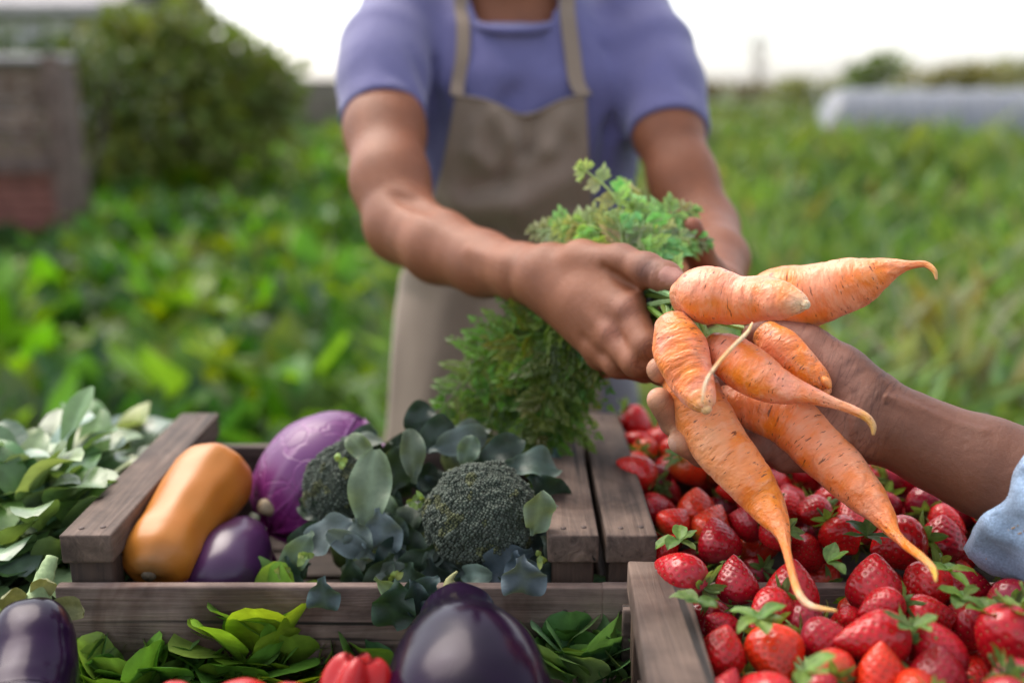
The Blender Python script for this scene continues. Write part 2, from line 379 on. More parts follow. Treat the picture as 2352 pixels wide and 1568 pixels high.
def mat_carrot():
    m, nt, b = newmat("carrot_skin"); cc = attr(nt, 'cc', 'Vector'); c = coord(nt)
    sep = nt.nodes.new("ShaderNodeSeparateXYZ"); nt.links.new(cc, sep.inputs[0])
    mp = nt.nodes.new("ShaderNodeMapping"); mp.inputs['Scale'].default_value = (150, 1.3, 1.3); nt.links.new(cc, mp.inputs['Vector'])
    ring = noise_node(nt, 1.0, 3, 0.55, mp.outputs[0], 0.25)
    mp2 = nt.nodes.new("ShaderNodeMapping"); mp2.inputs['Scale'].default_value = (480, 3.2, 3.2); nt.links.new(cc, mp2.inputs['Vector'])
    ring2 = noise_node(nt, 1.0, 3, 0.6, mp2.outputs[0], 0.4)
    blot = noise_node(nt, 32, 3, 0.5, c); fine = noise_node(nt, 420, 4, 0.7, c)
    base = ramp(nt, blot.outputs[0], [(0.34, (0.84, 0.225, 0.010)), (0.46, (0.84, 0.215, 0.040)), (0.56, (0.86, 0.275, 0.11)), (0.72, (0.88, 0.35, 0.19))])
    col = mix(nt, 1.0, base.outputs[0], attr(nt, 'Col'), 'MULTIPLY')
    # pale waxy bloom rubbed on in streaks round the root
    pr = ramp(nt, ring.outputs[0], [(0.50, (0, 0, 0)), (0.74, (0.55, 0.55, 0.55))])
    col = mix(nt, pr.outputs[0], col, (0.86, 0.40, 0.23))
    # dark lenticel cracks: thin lines round the root, broken up by a second noise
    mp3 = nt.nodes.new('ShaderNodeMapping'); mp3.inputs['Scale'].default_value = (620, 2.6, 2.6); nt.links.new(cc, mp3.inputs['Vector'])
    ln = noise_node(nt, 1.0, 2, 0.5, mp3.outputs[0], 0.12)
    l1 = ramp(nt, ln.outputs[0], [(0.33, (1, 1, 1)), (0.385, (0, 0, 0))])
    brk = noise_node(nt, 85, 3, 0.6, c); lb = ramp(nt, brk.outputs[0], [(0.46, (0, 0, 0)), (0.56, (0.85, 0.85, 0.85))])
    lines = mix(nt, 1.0, l1.outputs[0], lb.outputs[0], 'MULTIPLY')
    col = mix(nt, lines, col, (0.12, 0.036, 0.014))
    # soil specks
    sp = ramp(nt, fine.outputs[0], [(0.66, (0, 0, 0)), (0.76, (0.5, 0.5, 0.5))]); col = mix(nt, sp.outputs[0], col, (0.26, 0.10, 0.035))
    pn = noise_node(nt, 22, 3, 0.5, c); pr2 = ramp(nt, pn.outputs[0], [(0.55, (0, 0, 0)), (0.70, (0.16, 0.16, 0.16))]); dmx = nt.nodes.new('ShaderNodeMath'); dmx.operation = 'MAXIMUM'; nt.links.new(attr(nt, 'dirt', 'Fac'), dmx.inputs[0]); nt.links.new(pr2.outputs[0], dmx.inputs[1]); dirt = dmx.outputs[0]; dn = nt.nodes.new("ShaderNodeMath"); dn.operation = 'MULTIPLY'; nt.links.new(dirt, dn.inputs[0])
    dr = ramp(nt, fine.outputs[0], [(0.42, (0, 0, 0)), (0.60, (1, 1, 1))]); nt.links.new(dr.outputs[0], dn.inputs[1])
    col = mix(nt, dn.outputs[0], col, (0.13, 0.065, 0.03))
    nt.links.new(col, b.inputs['Base Color'])
    rr = ramp(nt, blot.outputs[0], [(0.3, (0.34,) * 3), (0.7, (0.46,) * 3)]); nt.links.new(rr.outputs[0], b.inputs['Roughness'])
    b.inputs['Specular IOR Level'].default_value = 0.5; b.inputs['Sheen Weight'].default_value = 0.08
    b.inputs['Subsurface Weight'].default_value = 0.15; b.inputs['Subsurface Radius'].default_value = (0.006, 0.0025, 0.001); b.inputs['Subsurface Scale'].default_value = 0.5
    nb = bump(nt, ring.outputs[0], 0.8, 0.0032); nb = bump(nt, ring2.outputs[0], 0.25, 0.0012, nb)
    nb = bump(nt, lines, -0.5, 0.0012, nb); nb = bump(nt, fine.outputs[0], 0.2, 0.0008, nb)
    nt.links.new(nb, b.inputs['Normal'])
    return m
# ================================================================== the setting
def leafmesh(b, base, d, up, L, W, col, nu=6, curl=0.5, fold=.18, wave=0.0, tip=1.0, rnd=random, stalk=.15, cup=0.0, lobes=0, edge=None):
    """one leaf blade: base point, direction, face normal, length, width; curl bends it back along its length"""
    d = Vector(d).normalized(); up = Vector(up); side = d.cross(up).normalized(); up = side.cross(d).normalized()
    rows = []; p = Vector(base); ang = 0.0; ph = rnd.uniform(0, 6); cl = []
    nw = 4 if nu <= 5 else 6
    for i in range(nu + 1):
        t = i / nu; ang = -curl * t * t; dd = (d * math.cos(ang) + up * math.sin(ang))
        if i: p = p + dd * (L / nu)
        nn = (up * math.cos(ang) - d * math.sin(ang))
        if t < stalk: w_ = W * .10
        else:
            s = (t - stalk) / (1 - stalk); w_ = W * .5 * (max(0, math.sin(PI * min(1, s * .97 + .02) ** tip)) ** (.75 if tip < 1.05 else .42))
            w_ = max(w_, W * .03)
            if lobes: w_ *= 1 + .22 * math.sin(s * PI * lobes * 2 + ph)
        row = []
        for j in range(nw + 1):
            q = 2 * j / nw - 1
            h = abs(q) * fold * w_ * 2 + cup * q * q * w_ + (wave * W * math.sin(t * 11 + ph + (2 if q > 0 else 0)) * abs(q))
            row.append(p + side * (q * w_) + nn * h)
            m = .92 + .08 * abs(q); 
            if q == 0: m = 1.25 if nw > 4 else 1.12
            c = tuple(x * m for x in col)
            if edge and abs(q) > .9: c = edge
            cl.append(c)
        rows.append(row)
    v = [q for r in rows for q in r]; k = nw + 1
    f = [(i * k + j, i * k + j + 1, (i + 1) * k + j + 1, (i + 1) * k + j) for i in range(nu) for j in range(nw)]
    b.add(v, f, cl)
def jcol(c, rnd, a=.25, h=.12):
    m = rnd.uniform(1 - a, 1 + a); return (c[0] * m * rnd.uniform(1 - h, 1 + h), c[1] * m, c[2] * m * rnd.uniform(1 - h * 2, 1 + h * 2))

# ------------------------------------------------------------------ ground and field
m, nt, b = newmat("field_soil"); c = coord(nt); n1 = noise_node(nt, .8, 6, .6, c); n2 = noise_node(nt, 14, 5, .65, c)
r1 = ramp(nt, n1.outputs[0], [(.35, (.050, .085, .018)), (.55, (.085, .130, .030)), (.70, (.13, .115, .060))]); r2 = ramp(nt, n2.outputs[0], [(.3, (.55, .55, .55)), (.7, (1.35, 1.35, 1.35))])
nt.links.new(mix(nt, 1, r1.outputs[0], r2.outputs[0], 'MULTIPLY'), b.inputs['Base Color']); b.inputs['Roughness'].default_value = .95
nt.links.new(bump(nt, n2.outputs[0], .8, .05), b.inputs['Normal'])
gx = np.concatenate([np.linspace(-400, -20, 12), np.linspace(-18, 18, 60), np.linspace(20, 400, 12)]); gy = np.concatenate([np.linspace(-30, 1, 8), np.linspace(1.4, 30, 70), np.linspace(34, 700, 16)])
GX, GY = np.meshgrid(gx, gy, indexing='ij'); GZ = fbm(np.stack([GX * .35, GY * .35, GX * 0], -1), 1, 3) * .035 * np.clip((GY - 1.5) / 4, 0, 1) - .02
V = np.stack([GX, GY, GZ], -1).reshape(-1, 3); nx_, ny_ = len(gx), len(gy)
I = (np.arange(nx_ - 1)[:, None] * ny_ + np.arange(ny_ - 1)[None]).ravel()
mesh_obj('ground', V, np.stack([I, I + ny_, I + ny_ + 1, I + 1], 1), m)['kind'] = 'structure'

M_CROP = mat_leaf("crop_leaf", .42, .42, .45, scale=18)
M_WEED = mat_leaf("weed_leaf", .55, .35, .35, scale=12)
# leafy crop plants in rows on the left of the field
def crop_proto(seed, colr, nl=28, H=.31):
    rnd = random.Random(seed); b = MB()
    for k in range(nl):
        a = k * 2.4 + rnd.uniform(-.3, .3); inner = k / nl; el = math.radians(rnd.uniform(48, 70) + inner * 18)
        d = Vector((math.cos(a) * math.cos(el), math.sin(a) * math.cos(el), math.sin(el))); up = Vector((-math.cos(a) * math.sin(el), -math.sin(a) * math.sin(el), math.cos(el)))
        L = H * rnd.uniform(.75, 1.2) * (1 - .25 * inner)
        leafmesh(b, (math.cos(a) * .02, math.sin(a) * .02, 0), d, up, L, L * rnd.uniform(.26, .42), jcol(colr, rnd, .5, .3), 6, rnd.uniform(.1, 1.5), .15, .09, 1.0, rnd, .25)
    return b
greens = [(.078, .180, .014), (.115, .225, .012), (.045, .120, .018), (.088, .165, .070), (.150, .250, .020), (.028, .080, .022)]
protos = []
for k, g in enumerate(greens):
    protos.append(crop_proto(50 + k, g).build('leafy_crop_plant', M_CROP, None))
NTH = ['first', 'second', 'third', 'fourth', 'fifth', 'sixth', 'seventh', 'eighth', 'ninth', 'tenth', 'eleventh', 'twelfth', 'thirteenth', 'fourteenth', 'fifteenth', 'sixteenth', 'seventeenth', 'eighteenth', 'nineteenth', 'twentieth', 'twenty-first', 'twenty-second', 'twenty-third', 'twenty-fourth', 'twenty-fifth', 'twenty-sixth', 'twenty-seventh', 'twenty-eighth', 'twenty-ninth', 'thirtieth', 'thirty-first', 'thirty-second', 'thirty-third', 'thirty-fourth', 'thirty-fifth']
rnd = random.Random(3); first = set(); nplants = 0
row_y = 2.2; rowi = 0; CROPN = 0
while row_y < 24:
    xr = np.interp(row_y, [2, 5, 10, 24], [-.30, -.55, -.9, -3.6]); xl = -.56 * row_y - .4; x = xl; pos = 0; big = 1 if row_y < 9.5 else 1.45
    while x < xr:
        k = rnd.randrange(6); src = protos[k]
        if k in first:
            o = src.copy(); COL.objects.link(o)
        else: o = src; first.add(k)
        sc = rnd.uniform(.95, 1.4) * big; o.scale = (sc, sc, sc * rnd.uniform(1.05, 1.4)); o.location = (x + rnd.uniform(-.05, .05), row_y + rnd.uniform(-.07, .07), -.01); o.rotation_euler = (rnd.uniform(-.1, .1), rnd.uniform(-.1, .1), rnd.uniform(0, 6.28))
        hue = ['bright green', 'yellow-green', 'deep green', 'bluish green', 'lime green', 'dark green'][k]
        size = 'tall' if sc > 1.28 else ('low' if sc < 1.05 else 'mid-sized')
        tag(o, f'{size} {hue} leafy crop plant, ', 'crop plant', 'leafy crop plants growing in rows behind the crates')
        o['label'] = f'{size} {hue} crop plant, {NTH[pos]} from the left in the {NTH[rowi]} row behind the crates'
        pos += 1; nplants += 1; x += rnd.uniform(.24, .33) * (1 if big == 1 else 2.6)
    rowi += 1; row_y += (.34 + .0225 * rowi) if row_y < 9.5 else 1.35
# weedy cover: one mass of small upright leaves and blades, thinning with distance
def cover(name, n, region, colset, lab, hgt=(.10, .35), wd=(.03, .08), mat=None, seed=5):
    rnd = random.Random(seed); r = np.random.default_rng(seed); VV = []; FF = []; CC = []; base = 0
    for i in range(n):
        x, y = region(rnd);
        if x is None: continue
        far = max(1.0, y / 5.0); cl = min(1, max(0, .5 + .55 * float(mnoise.noise(Vector((x * .9, y * .9, 3)))) + .50 * float(mnoise.noise(Vector((x * 3.1, y * 2.4, 8)))))); ck = min(len(colset) - 1, max(0, int((cl + rnd.uniform(-.22, .22)) * len(colset)))); c_ = jcol(colset[ck], rnd, .35, .2)
        h = rnd.uniform(*hgt) * (.75 + .6 * cl) * min(1.35, far ** .3); w_ = rnd.uniform(*wd) * far ** .6; a = rnd.uniform(0, 6.28); ln = rnd.uniform(.1, .8)
        dx, dy = math.cos(a), math.sin(a); b2 = rnd.uniform(0, 6.28); sx, sy = math.cos(b2) * w_ / 2, math.sin(b2) * w_ / 2; z0 = rnd.uniform(0, h * .6)
        p0 = (x, y, z0); p1 = (x + dx * ln * h * .5, y + dy * ln * h * .5, z0 + h * .6); p2 = (x + dx * ln * h * 1.1, y + dy * ln * h * 1.1, z0 + h * .85)
        VV += [p0, (p1[0] + sx, p1[1] + sy, p1[2]), p2, (p1[0] - sx, p1[1] - sy, p1[2])]; FF.append((base, base + 1, base + 2, base + 3)); CC += [c_] * 4; base += 4
    o = mesh_obj(name, np.array(VV), np.array(FF), mat, None, False, col=CC); tag(o, lab[0], lab[1], None, 'stuff'); return o
def reg_all(rnd):
    y = 2.0 + 26 * rnd.random() ** 1.9; x = rnd.uniform(-.58, .58) * y + rnd.uniform(-.3, .3)
    return x, y
def reg_right(rnd):
    y = 1.95 + 12 * rnd.random() ** 1.6; x = rnd.uniform(-.12, .62) * y
    return x, y
cover('ground_cover', 26000, reg_all, [(.022, .055, .010), (.05, .11, .015), (.09, .16, .02), (.13, .20, .03), (.16, .18, .06)], ('low tangle of weeds and grass covering the whole field', 'ground cover'), (.08, .22), (.03, .07), M_WEED, 5)
cover('weeds', 30000, reg_right, [(.025, .06, .025), (.065, .13, .04), (.11, .20, .055), (.14, .24, .055), (.20, .22, .12)], ('soft mid green weedy plants filling the field right of the farmer', 'weeds'), (.15, .42), (.025, .055), M_WEED, 6)
def reg_tall(rnd):
    y = 8.0 + 4.6 * rnd.random(); return rnd.uniform(.12, .62) * y, y
cover('tall_weeds', 6000, reg_tall, [(.05, .10, .03), (.10, .17, .04), (.15, .22, .06)], ('band of taller weeds growing in front of the pale tunnel', 'weeds'), (.30, .46), (.05, .09), M_WEED, 17)
def reg_mid(rnd):
    y = 3.0 + 11 * rnd.random() ** 1.5; return rnd.uniform(-.10, .62) * y, y
cover('broad_weeds', 6500, reg_mid, [(.04, .10, .035), (.085, .17, .05), (.13, .24, .07), (.16, .27, .06), (.20, .20, .10)], ('scattered broad pale leaves standing up among the weeds right of the farmer', 'weeds'), (.18, .42), (.035, .08), M_WEED, 16)
def reg_far(rnd):
    y = 14 + 30 * rnd.random(); return rnd.uniform(-.6, .6) * y, y
cover('grass', 9000, reg_far, [(.07, .13, .03), (.10, .17, .04), (.15, .18, .07)], ('distant grass running to the horizon', 'grass'), (.10, .35), (.08, .16), M_WEED, 8)

# ------------------------------------------------------------------ bushes and trees
def blob_crown(b, c, r, n, rnd, col, ls, gap=.35, seed=0):
    for i in range(n):
        u = Vector((rnd.gauss(0, 1), rnd.gauss(0, 1), rnd.gauss(0, 1))).normalized(); rad = rnd.random() ** .45
        q = Vector((u.x * r[0], u.y * r[1], u.z * r[2])) * rad; nz = mnoise.noise((Vector(c) + q) * (1.6 / max(r)) * 1.4 + Vector((seed, 0, 0)))
        if nz < .04 - gap * .3 * (1 - rad) and rnd.random() < .85: continue
        q *= 1 + .35 * mnoise.noise(u * 2.2 + Vector((seed, 5, 0)))
        p = Vector(c) + q; d = (u + Vector((rnd.uniform(-1, 1), rnd.uniform(-1, 1), rnd.uniform(-1, 1)))).normalized(); nn = Vector((rnd.uniform(-1, 1), rnd.uniform(-1, 1), rnd.uniform(-1, 1))).normalized()
        s = d.cross(nn).normalized() * ls * rnd.uniform(.2, .35); L = ls * rnd.uniform(.7, 1.3); cc = jcol(col, rnd, .4, .2)
        b.add([p, p + d * L * .5 + s, p + d * L, p + d * L * .5 - s], [(0, 1, 2, 3)], cc)
M_BUSH = mat_leaf("bush_leaf", .5, .25, .4, scale=3)
M_BARK = mat_simple("bark", (.075, .055, .04), .9, 20, .4, .6, .01)
def shrub(name, base, crowns, col, n, ls, lab, cat, seed, group=None, th=.05):
    rnd = random.Random(seed); root = empty(name, base, lab, cat, group); b = MB(); t = MB()
    for (c, r) in crowns:
        c = Vector(base) + Vector(c); blob_crown(b, c, r, int(n * r[0] * r[2]), rnd, col, ls, .35, seed)
        mid = Vector(base).lerp(c, .5) + Vector((rnd.uniform(-.1, .1), 0, 0)); v, f = tube(catmull([tuple(Vector(base) - Vector((0, 0, .05))), tuple(mid), tuple(c)], 10), np.linspace(th, th * .4, 10), 8); t.add(v, f)
        for k in range(4):
            e = c + Vector((rnd.uniform(-.7, .7) * r[0], rnd.uniform(-.5, .5) * r[1], rnd.uniform(-.2, .8) * r[2])); v, f = tube([mid.lerp(c, .5), mid.lerp(e, .7), e], [th * .5, th * .3, th * .12], 6); t.add(v, f)
    t.build('trunk', M_BARK, root); b.build('crown', M_BUSH, root, smooth=False)
    return root
def gp(x, y, d): p = P(x, y, d); return p
# big dark bush left of the farmer, ~10 m off; a smaller one before it
bx = P(440, 250, 10.0)
shrub('bush', (bx.x, bx.y, 0), [((-.40, 0, 1.42), (.62, .6, .55)), ((.28, .1, 1.38), (.58, .5, .50)), ((.62, 0, 1.0), (.42, .4, .50)), ((-.05, -.2, .8), (.95, .5, .5)), ((-1.0, 0, 1.0), (.45, .4, .55)), ((-.95, 0, 1.45), (.30, .3, .35)), ((.05, 0, 1.85), (.28, .3, .25)), ((.85, 0, 1.35), (.30, .3, .30)), ((-.55, 0, 1.8), (.25, .3, .25))], (.135, .18, .045), 3300, .17,
      'big dark olive bush rising against the sky left of the farmer', 'bush', 11, None, .05)
b2 = P(395, 20, 11.5)
shrub('bush', (b2.x - .2, b2.y, 0), [((0, 0, 1.75), (.55, .4, .45)), ((.45, 0, 1.5), (.4, .4, .5)), ((-.4, 0, 1.35), (.5, .4, .5))], (.055, .070, .020), 3500, .11, 'brownish green bush whose top shows just behind the big dark bush', 'bush', 12)
b3 = P(120, 90, 9.0)
shrub('bush', (b3.x, b3.y, 0), [((0, 0, 1.55), (.42, .3, .30)), ((.55, 0, 1.35), (.35, .3, .3)), ((-.5, 0, 1.6), (.3, .3, .25))], (.055, .095, .015), 2600, .10, 'thin leafy bush in front of the pale house at the left edge', 'bush', 13)
st = P(2010, 190, 20)
shrub('small_tree', (st.x, st.y, 0), [((0, 0, 1.55), (.50, .4, .32)), ((.30, 0, 1.72), (.36, .3, .24)), ((-.35, 0, 1.3), (.35, .3, .3))], (.13, .19, .03), 4500, .12, 'small round green tree on the skyline before the pale tunnel', 'tree', 14, None, .05)
for k, (px, py, d, w_, h_, lab) in enumerate([(2200, 165, 24, 1.3, .35, 'olive hedge above the tunnel, right of the small round tree'), (2330, 160, 25, 1.1, .42, 'pale green hedge above the tunnel at the right edge'), (1860, 195, 25, .9, .30, 'low hedge on the skyline left of the small round tree'), (1660, 200, 26, 1.2, .25, 'low brown-green hedge on the skyline beside the violet sleeve'), (2500, 160, 26, 1.2, .45, 'hedge beyond the right edge')][:4]):
    q = P(px, py, d); zt = q.z
    shrub('hedge', (q.x, q.y, 0), [((0, 0, max(.6, zt - h_ * .4)), (w_, .5, h_)), ((-w_ * .6, 0, max(.5, zt - h_ * .6)), (w_ * .6, .5, h_)), ((w_ * .6, 0, max(.5, zt - h_ * .5)), (w_ * .6, .5, h_))], [(.22, .21, .08), (.24, .25, .11), (.18, .21, .07), (.16, .13, .08)][k], 2600, .14, lab, 'hedge', 20 + k, 'hedges along the skyline', .04)
def bare_tree(px, d, H, lab, seed):
    q = P(px, 193, d); rnd = random.Random(seed); root = empty('bare_tree', (q.x, q.y, 0), lab, 'tree', 'bare trees on the skyline'); t = MB(); tw = MB()
    def br(p, dr, L, r, lv):
        e = p + dr * L; m_ = p + dr * L * .5 + Vector((rnd.uniform(-.05, .05) * L, 0, 0)); v, f = tube([p, m_, e], [r, r * .8, r * .6], 6); (t if lv < 2 else tw).add(v, f)
        if lv < 5:
            for k in range(3 if lv else 5):
                a = rnd.uniform(0, 6.28); s = rnd.uniform(.35, .75); nd = (dr + Vector((math.cos(a) * s, math.sin(a) * s, rnd.uniform(-.1, .2)))).normalized(); br(p + dr * L * rnd.uniform(.5, 1), nd, L * rnd.uniform(.55, .75), r * .55, lv + 1)
    br(Vector((q.x, q.y, -.1)), Vector((0, 0, 1)), H * .42, H * .010, 0); t.build('trunk', M_BARK, root); tw.build('crown', M_BARK, root)
bare_tree(1745, 32, 4.2, 'taller faint bare tree on the skyline right of the violet sleeve', 3)
bare_tree(1930, 34, 2.9, 'lower faint bare tree on the skyline behind the small round tree', 4)

# ------------------------------------------------------------------ buildings and tunnel
M_GREYWOOD = mat_wood("grey_shed_boards", (.30, .21, .17), (.10, .07, .06), 'Z', .85); M_REDW = mat_simple("rust_red_brick", (.20, .075, .058), .85, 9, .35, .5, .01)
M_PLASTER = mat_simple("pale_render", (.55, .53, .54), .85, 3, .12, .3, .01); M_ROOF = mat_simple("grey_roof_sheet", (.40, .37, .38), .7, 4, .2, .3, .01); M_GLASS = mat_simple("dark_window_glass", (.04, .05, .06), .15, 2, .1, 0)
# the shed corner at the left edge, about 7 m off
s0 = P(150, 300, 7.0); s0.x -= .05; root = empty('shed', (s0.x - .9, s0.y + .6, 0), 'weathered grey board shed on a rust red brick base at the left edge', 'shed')
b = MB(); rr = random.Random(9); zb, ztp = .74, 1.46; x = s0.x - 1.9
for k in range(8): b.box((s0.x - .98, s0.y + .02, zb + (k + .5) * (ztp - zb) / 8), (1.86, .035, (ztp - zb) / 8 - .006), col=tuple([rr.uniform(.75, 1.15)] * 3), bev=.004)
b.build('board_wall', mat_wood("grey_shed_boards_long", (.36, .25, .20), (.11, .075, .06), 'X', .85), root)
b = MB(); b.box((s0.x, s0.y, .74), (.10, .12, 1.50), bev=.008, col=(.8, .78, .8)); b.build('corner_post', M_GREYWOOD, root)
b = MB(); b.box((s0.x - 1.0, s0.y - .02, .745), (1.9, .16, .09), bev=.006, col=(.75, .75, .8)); b.build('sill_beam', M_GREYWOOD, root)
b = MB()
for r_ in range(9):
    for c_ in range(9): b.box((s0.x - 1.93 + c_ * .222 + (r_ % 2) * .07, s0.y + .03, .035 + r_ * .077), (.214, .10, .069), col=tuple([rr.uniform(.7, 1.25)] * 3), bev=.004)
b.build('brick_base', M_REDW, root)
b = MB(); b.box((s0.x - 1.00, s0.y + .17, 1.475), (2.0, .45, .04), rot=Matrix.Rotation(.04, 3, 'X'), bev=.008); b.build('roof', M_ROOF, root)
b = MB(); b.box((s0.x + .0, s0.y + .22, .74), (.04, .30, 1.40), col=(.8, .8, .8), bev=.004); b.build('side_wall', M_GREYWOOD, root)
b = MB(); b.box((s0.x - .78, s0.y - .01, 1.1), (.30, .03, .30), bev=.004, col=(.25, .25, .28)); b.build('window', M_GLASS, root)
# the pale house behind
h0 = P(285, 120, 15.0); root = empty('house', (h0.x - 2.6, h0.y + 2, 0), 'pale rendered house with a grey roof far behind the shed at top left', 'house')
b = MB(); b.box((h0.x - 2.6, h0.y + 2, 1.25), (5.0, 4.0, 2.6), bev=.02); b.build('wall', M_PLASTER, root)
b = MB(); b.add([(h0.x - 5.3, h0.y - .4, 2.42), (h0.x + .2, h0.y - .4, 2.42), (h0.x + .2, h0.y + 2, 4.0), (h0.x - 5.3, h0.y + 2, 4.0), (h0.x + .2, h0.y + 4.4, 2.42), (h0.x - 5.3, h0.y + 4.4, 2.42)] + [(h0.x - 5.3, h0.y - .4, 2.30), (h0.x + .2, h0.y - .4, 2.30), (h0.x + .2, h0.y + 2, 3.88), (h0.x - 5.3, h0.y + 2, 3.88), (h0.x + .2, h0.y + 4.4, 2.30), (h0.x - 5.3, h0.y + 4.4, 2.30)],
            [(0, 1, 2, 3), (3, 2, 4, 5), (6, 9, 8, 7), (9, 11, 10, 8), (0, 6, 7, 1), (5, 4, 10, 11), (1, 7, 8, 2), (2, 8, 10, 4), (0, 3, 9, 6), (3, 5, 11, 9)]); b.build('roof', M_ROOF, root, False)
for x_ in (-4.3, -2.7, -1.1):
    b = MB(); b.box((h0.x + x_, h0.y + .0 - .01, 1.5), (.8, .06, .9), bev=.01); wv = b.build('window', M_GLASS, root); b = MB()
    for s in (-1, 1): b.box((h0.x + x_ + s * .44, h0.y - .02, 1.5), (.08, .10, 1.06), bev=.005)
    b.box((h0.x + x_, h0.y - .02, 1.99), (.8, .10, .08), bev=.005); b.box((h0.x + x_, h0.y - .02, 1.01), (.8, .10, .08), bev=.005); b.build('frame', M_PLASTER, wv, world=False)
# low far wall glimpsed beside the left sleeve
q = P(725, 170, 21); root = empty('stone_wall', (q.x, q.y, 0), 'low brownish wall on the skyline between the dark bush and the sleeve', 'wall'); b = MB()
for k in range(5):
    for j in range(7): b.box((q.x - 1.35 + j * .40 + (k % 2) * .15, q.y, .14 + k * .28), (.385, .3, .265), bev=.02, col=tuple([rr.uniform(.8, 1.2)] * 3))
b.build('stone_courses', mat_simple("brown_stone", (.20, .165, .14), .9, 5, .3, .5, .02), root)
# crop tunnel under pale sheeting, right
q0 = P(1858, 250, 13.5); q1 = P(2480, 262, 13.0); root = empty('crop_tunnel', ((q0.x + q1.x) / 2, (q0.y + q1.y) / 2, 0), 'long low crop tunnel under pale grey sheeting in the field at right', 'crop tunnel')
b = MB(); nL, nA = 60, 16; L0 = Vector((q0.x, q0.y, 0)); L1 = Vector((q1.x + .6, q1.y, 0)); ax = (L1 - L0).normalized(); sd = Vector((-ax.y, ax.x, 0)); vs = []
for i in range(nL + 1):
    t = i / nL; e = min(1, math.sqrt(max(0, t * 14))) if t < .07 else 1
    sag = 1 - .010 * abs(math.sin(t * PI * 9))
    for j in range(nA + 1):
        a = PI * j / nA; hgt = 1.23 * e * sag * (math.sin(a) ** .75 if 0 < j < nA else 0) ; vs.append(L0 + (L1 - L0) * t + sd * (-.75 * math.cos(a)) + Vector((0, 0, hgt + (.008 * mnoise.noise(Vector((t * 30, a * 3, 0)))))))
k = nA + 1; b.add(vs, [(i * k + j, i * k + j + 1, (i + 1) * k + j + 1, (i + 1) * k + j) for i in range(nL) for j in range(nA)]); b.build('sheeting', mat_simple("tunnel_sheeting", (.17, .18, .205), .45, 6, .10, .4, .02), root)
for i in range(0, 10):
    t = (i + .0) / 9 * .98 + .01; pts = [L0 + (L1 - L0) * t + sd * (-.765 * math.cos(a)) + Vector((0, 0, 1.27 * (max(0, math.sin(a)) ** .75))) for a in np.linspace(0, PI, 15)]
    v, f = tube(pts, .009, 6); b = MB(); b.add(v, f); b.build('hoop', mat_simple("dull_hoop_steel", (.32, .33, .35), .5, 10) if i == 0 else bpy.data.materials["dull_hoop_steel"], root)
# ================================================================== table, crates, produce
TZ = 0.855                              # table top height
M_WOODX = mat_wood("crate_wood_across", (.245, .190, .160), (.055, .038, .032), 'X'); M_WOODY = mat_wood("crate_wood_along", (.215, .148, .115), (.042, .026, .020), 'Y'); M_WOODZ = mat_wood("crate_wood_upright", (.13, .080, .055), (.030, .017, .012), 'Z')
M_TABLE = mat_wood("table_boards", (.10, .075, .06), (.03, .02, .016), 'X')
root = empty('table', (0, .62, 0), 'dark board market table carrying the crates and vegetables', 'table'); rr = random.Random(2)
for k in range(7): b = MB(); b.box((.05, .16 + k * .137, TZ - .0125), (1.9, .132, .025), bev=.003, col=tuple([rr.uniform(.8, 1.1)] * 3)); b.build('table_board', M_TABLE, root)
for sx in (-.82, .92):
    for sy in (.20, .92): b = MB(); b.box((sx, sy, (TZ - .025) / 2), (.06, .06, TZ - .025), bev=.004); b.build('leg', M_WOODZ, root)
b = MB(); b.box((.05, .99, TZ - .06), (1.7, .022, .07), bev=.003); b.build('apron_rail', M_TABLE, root)

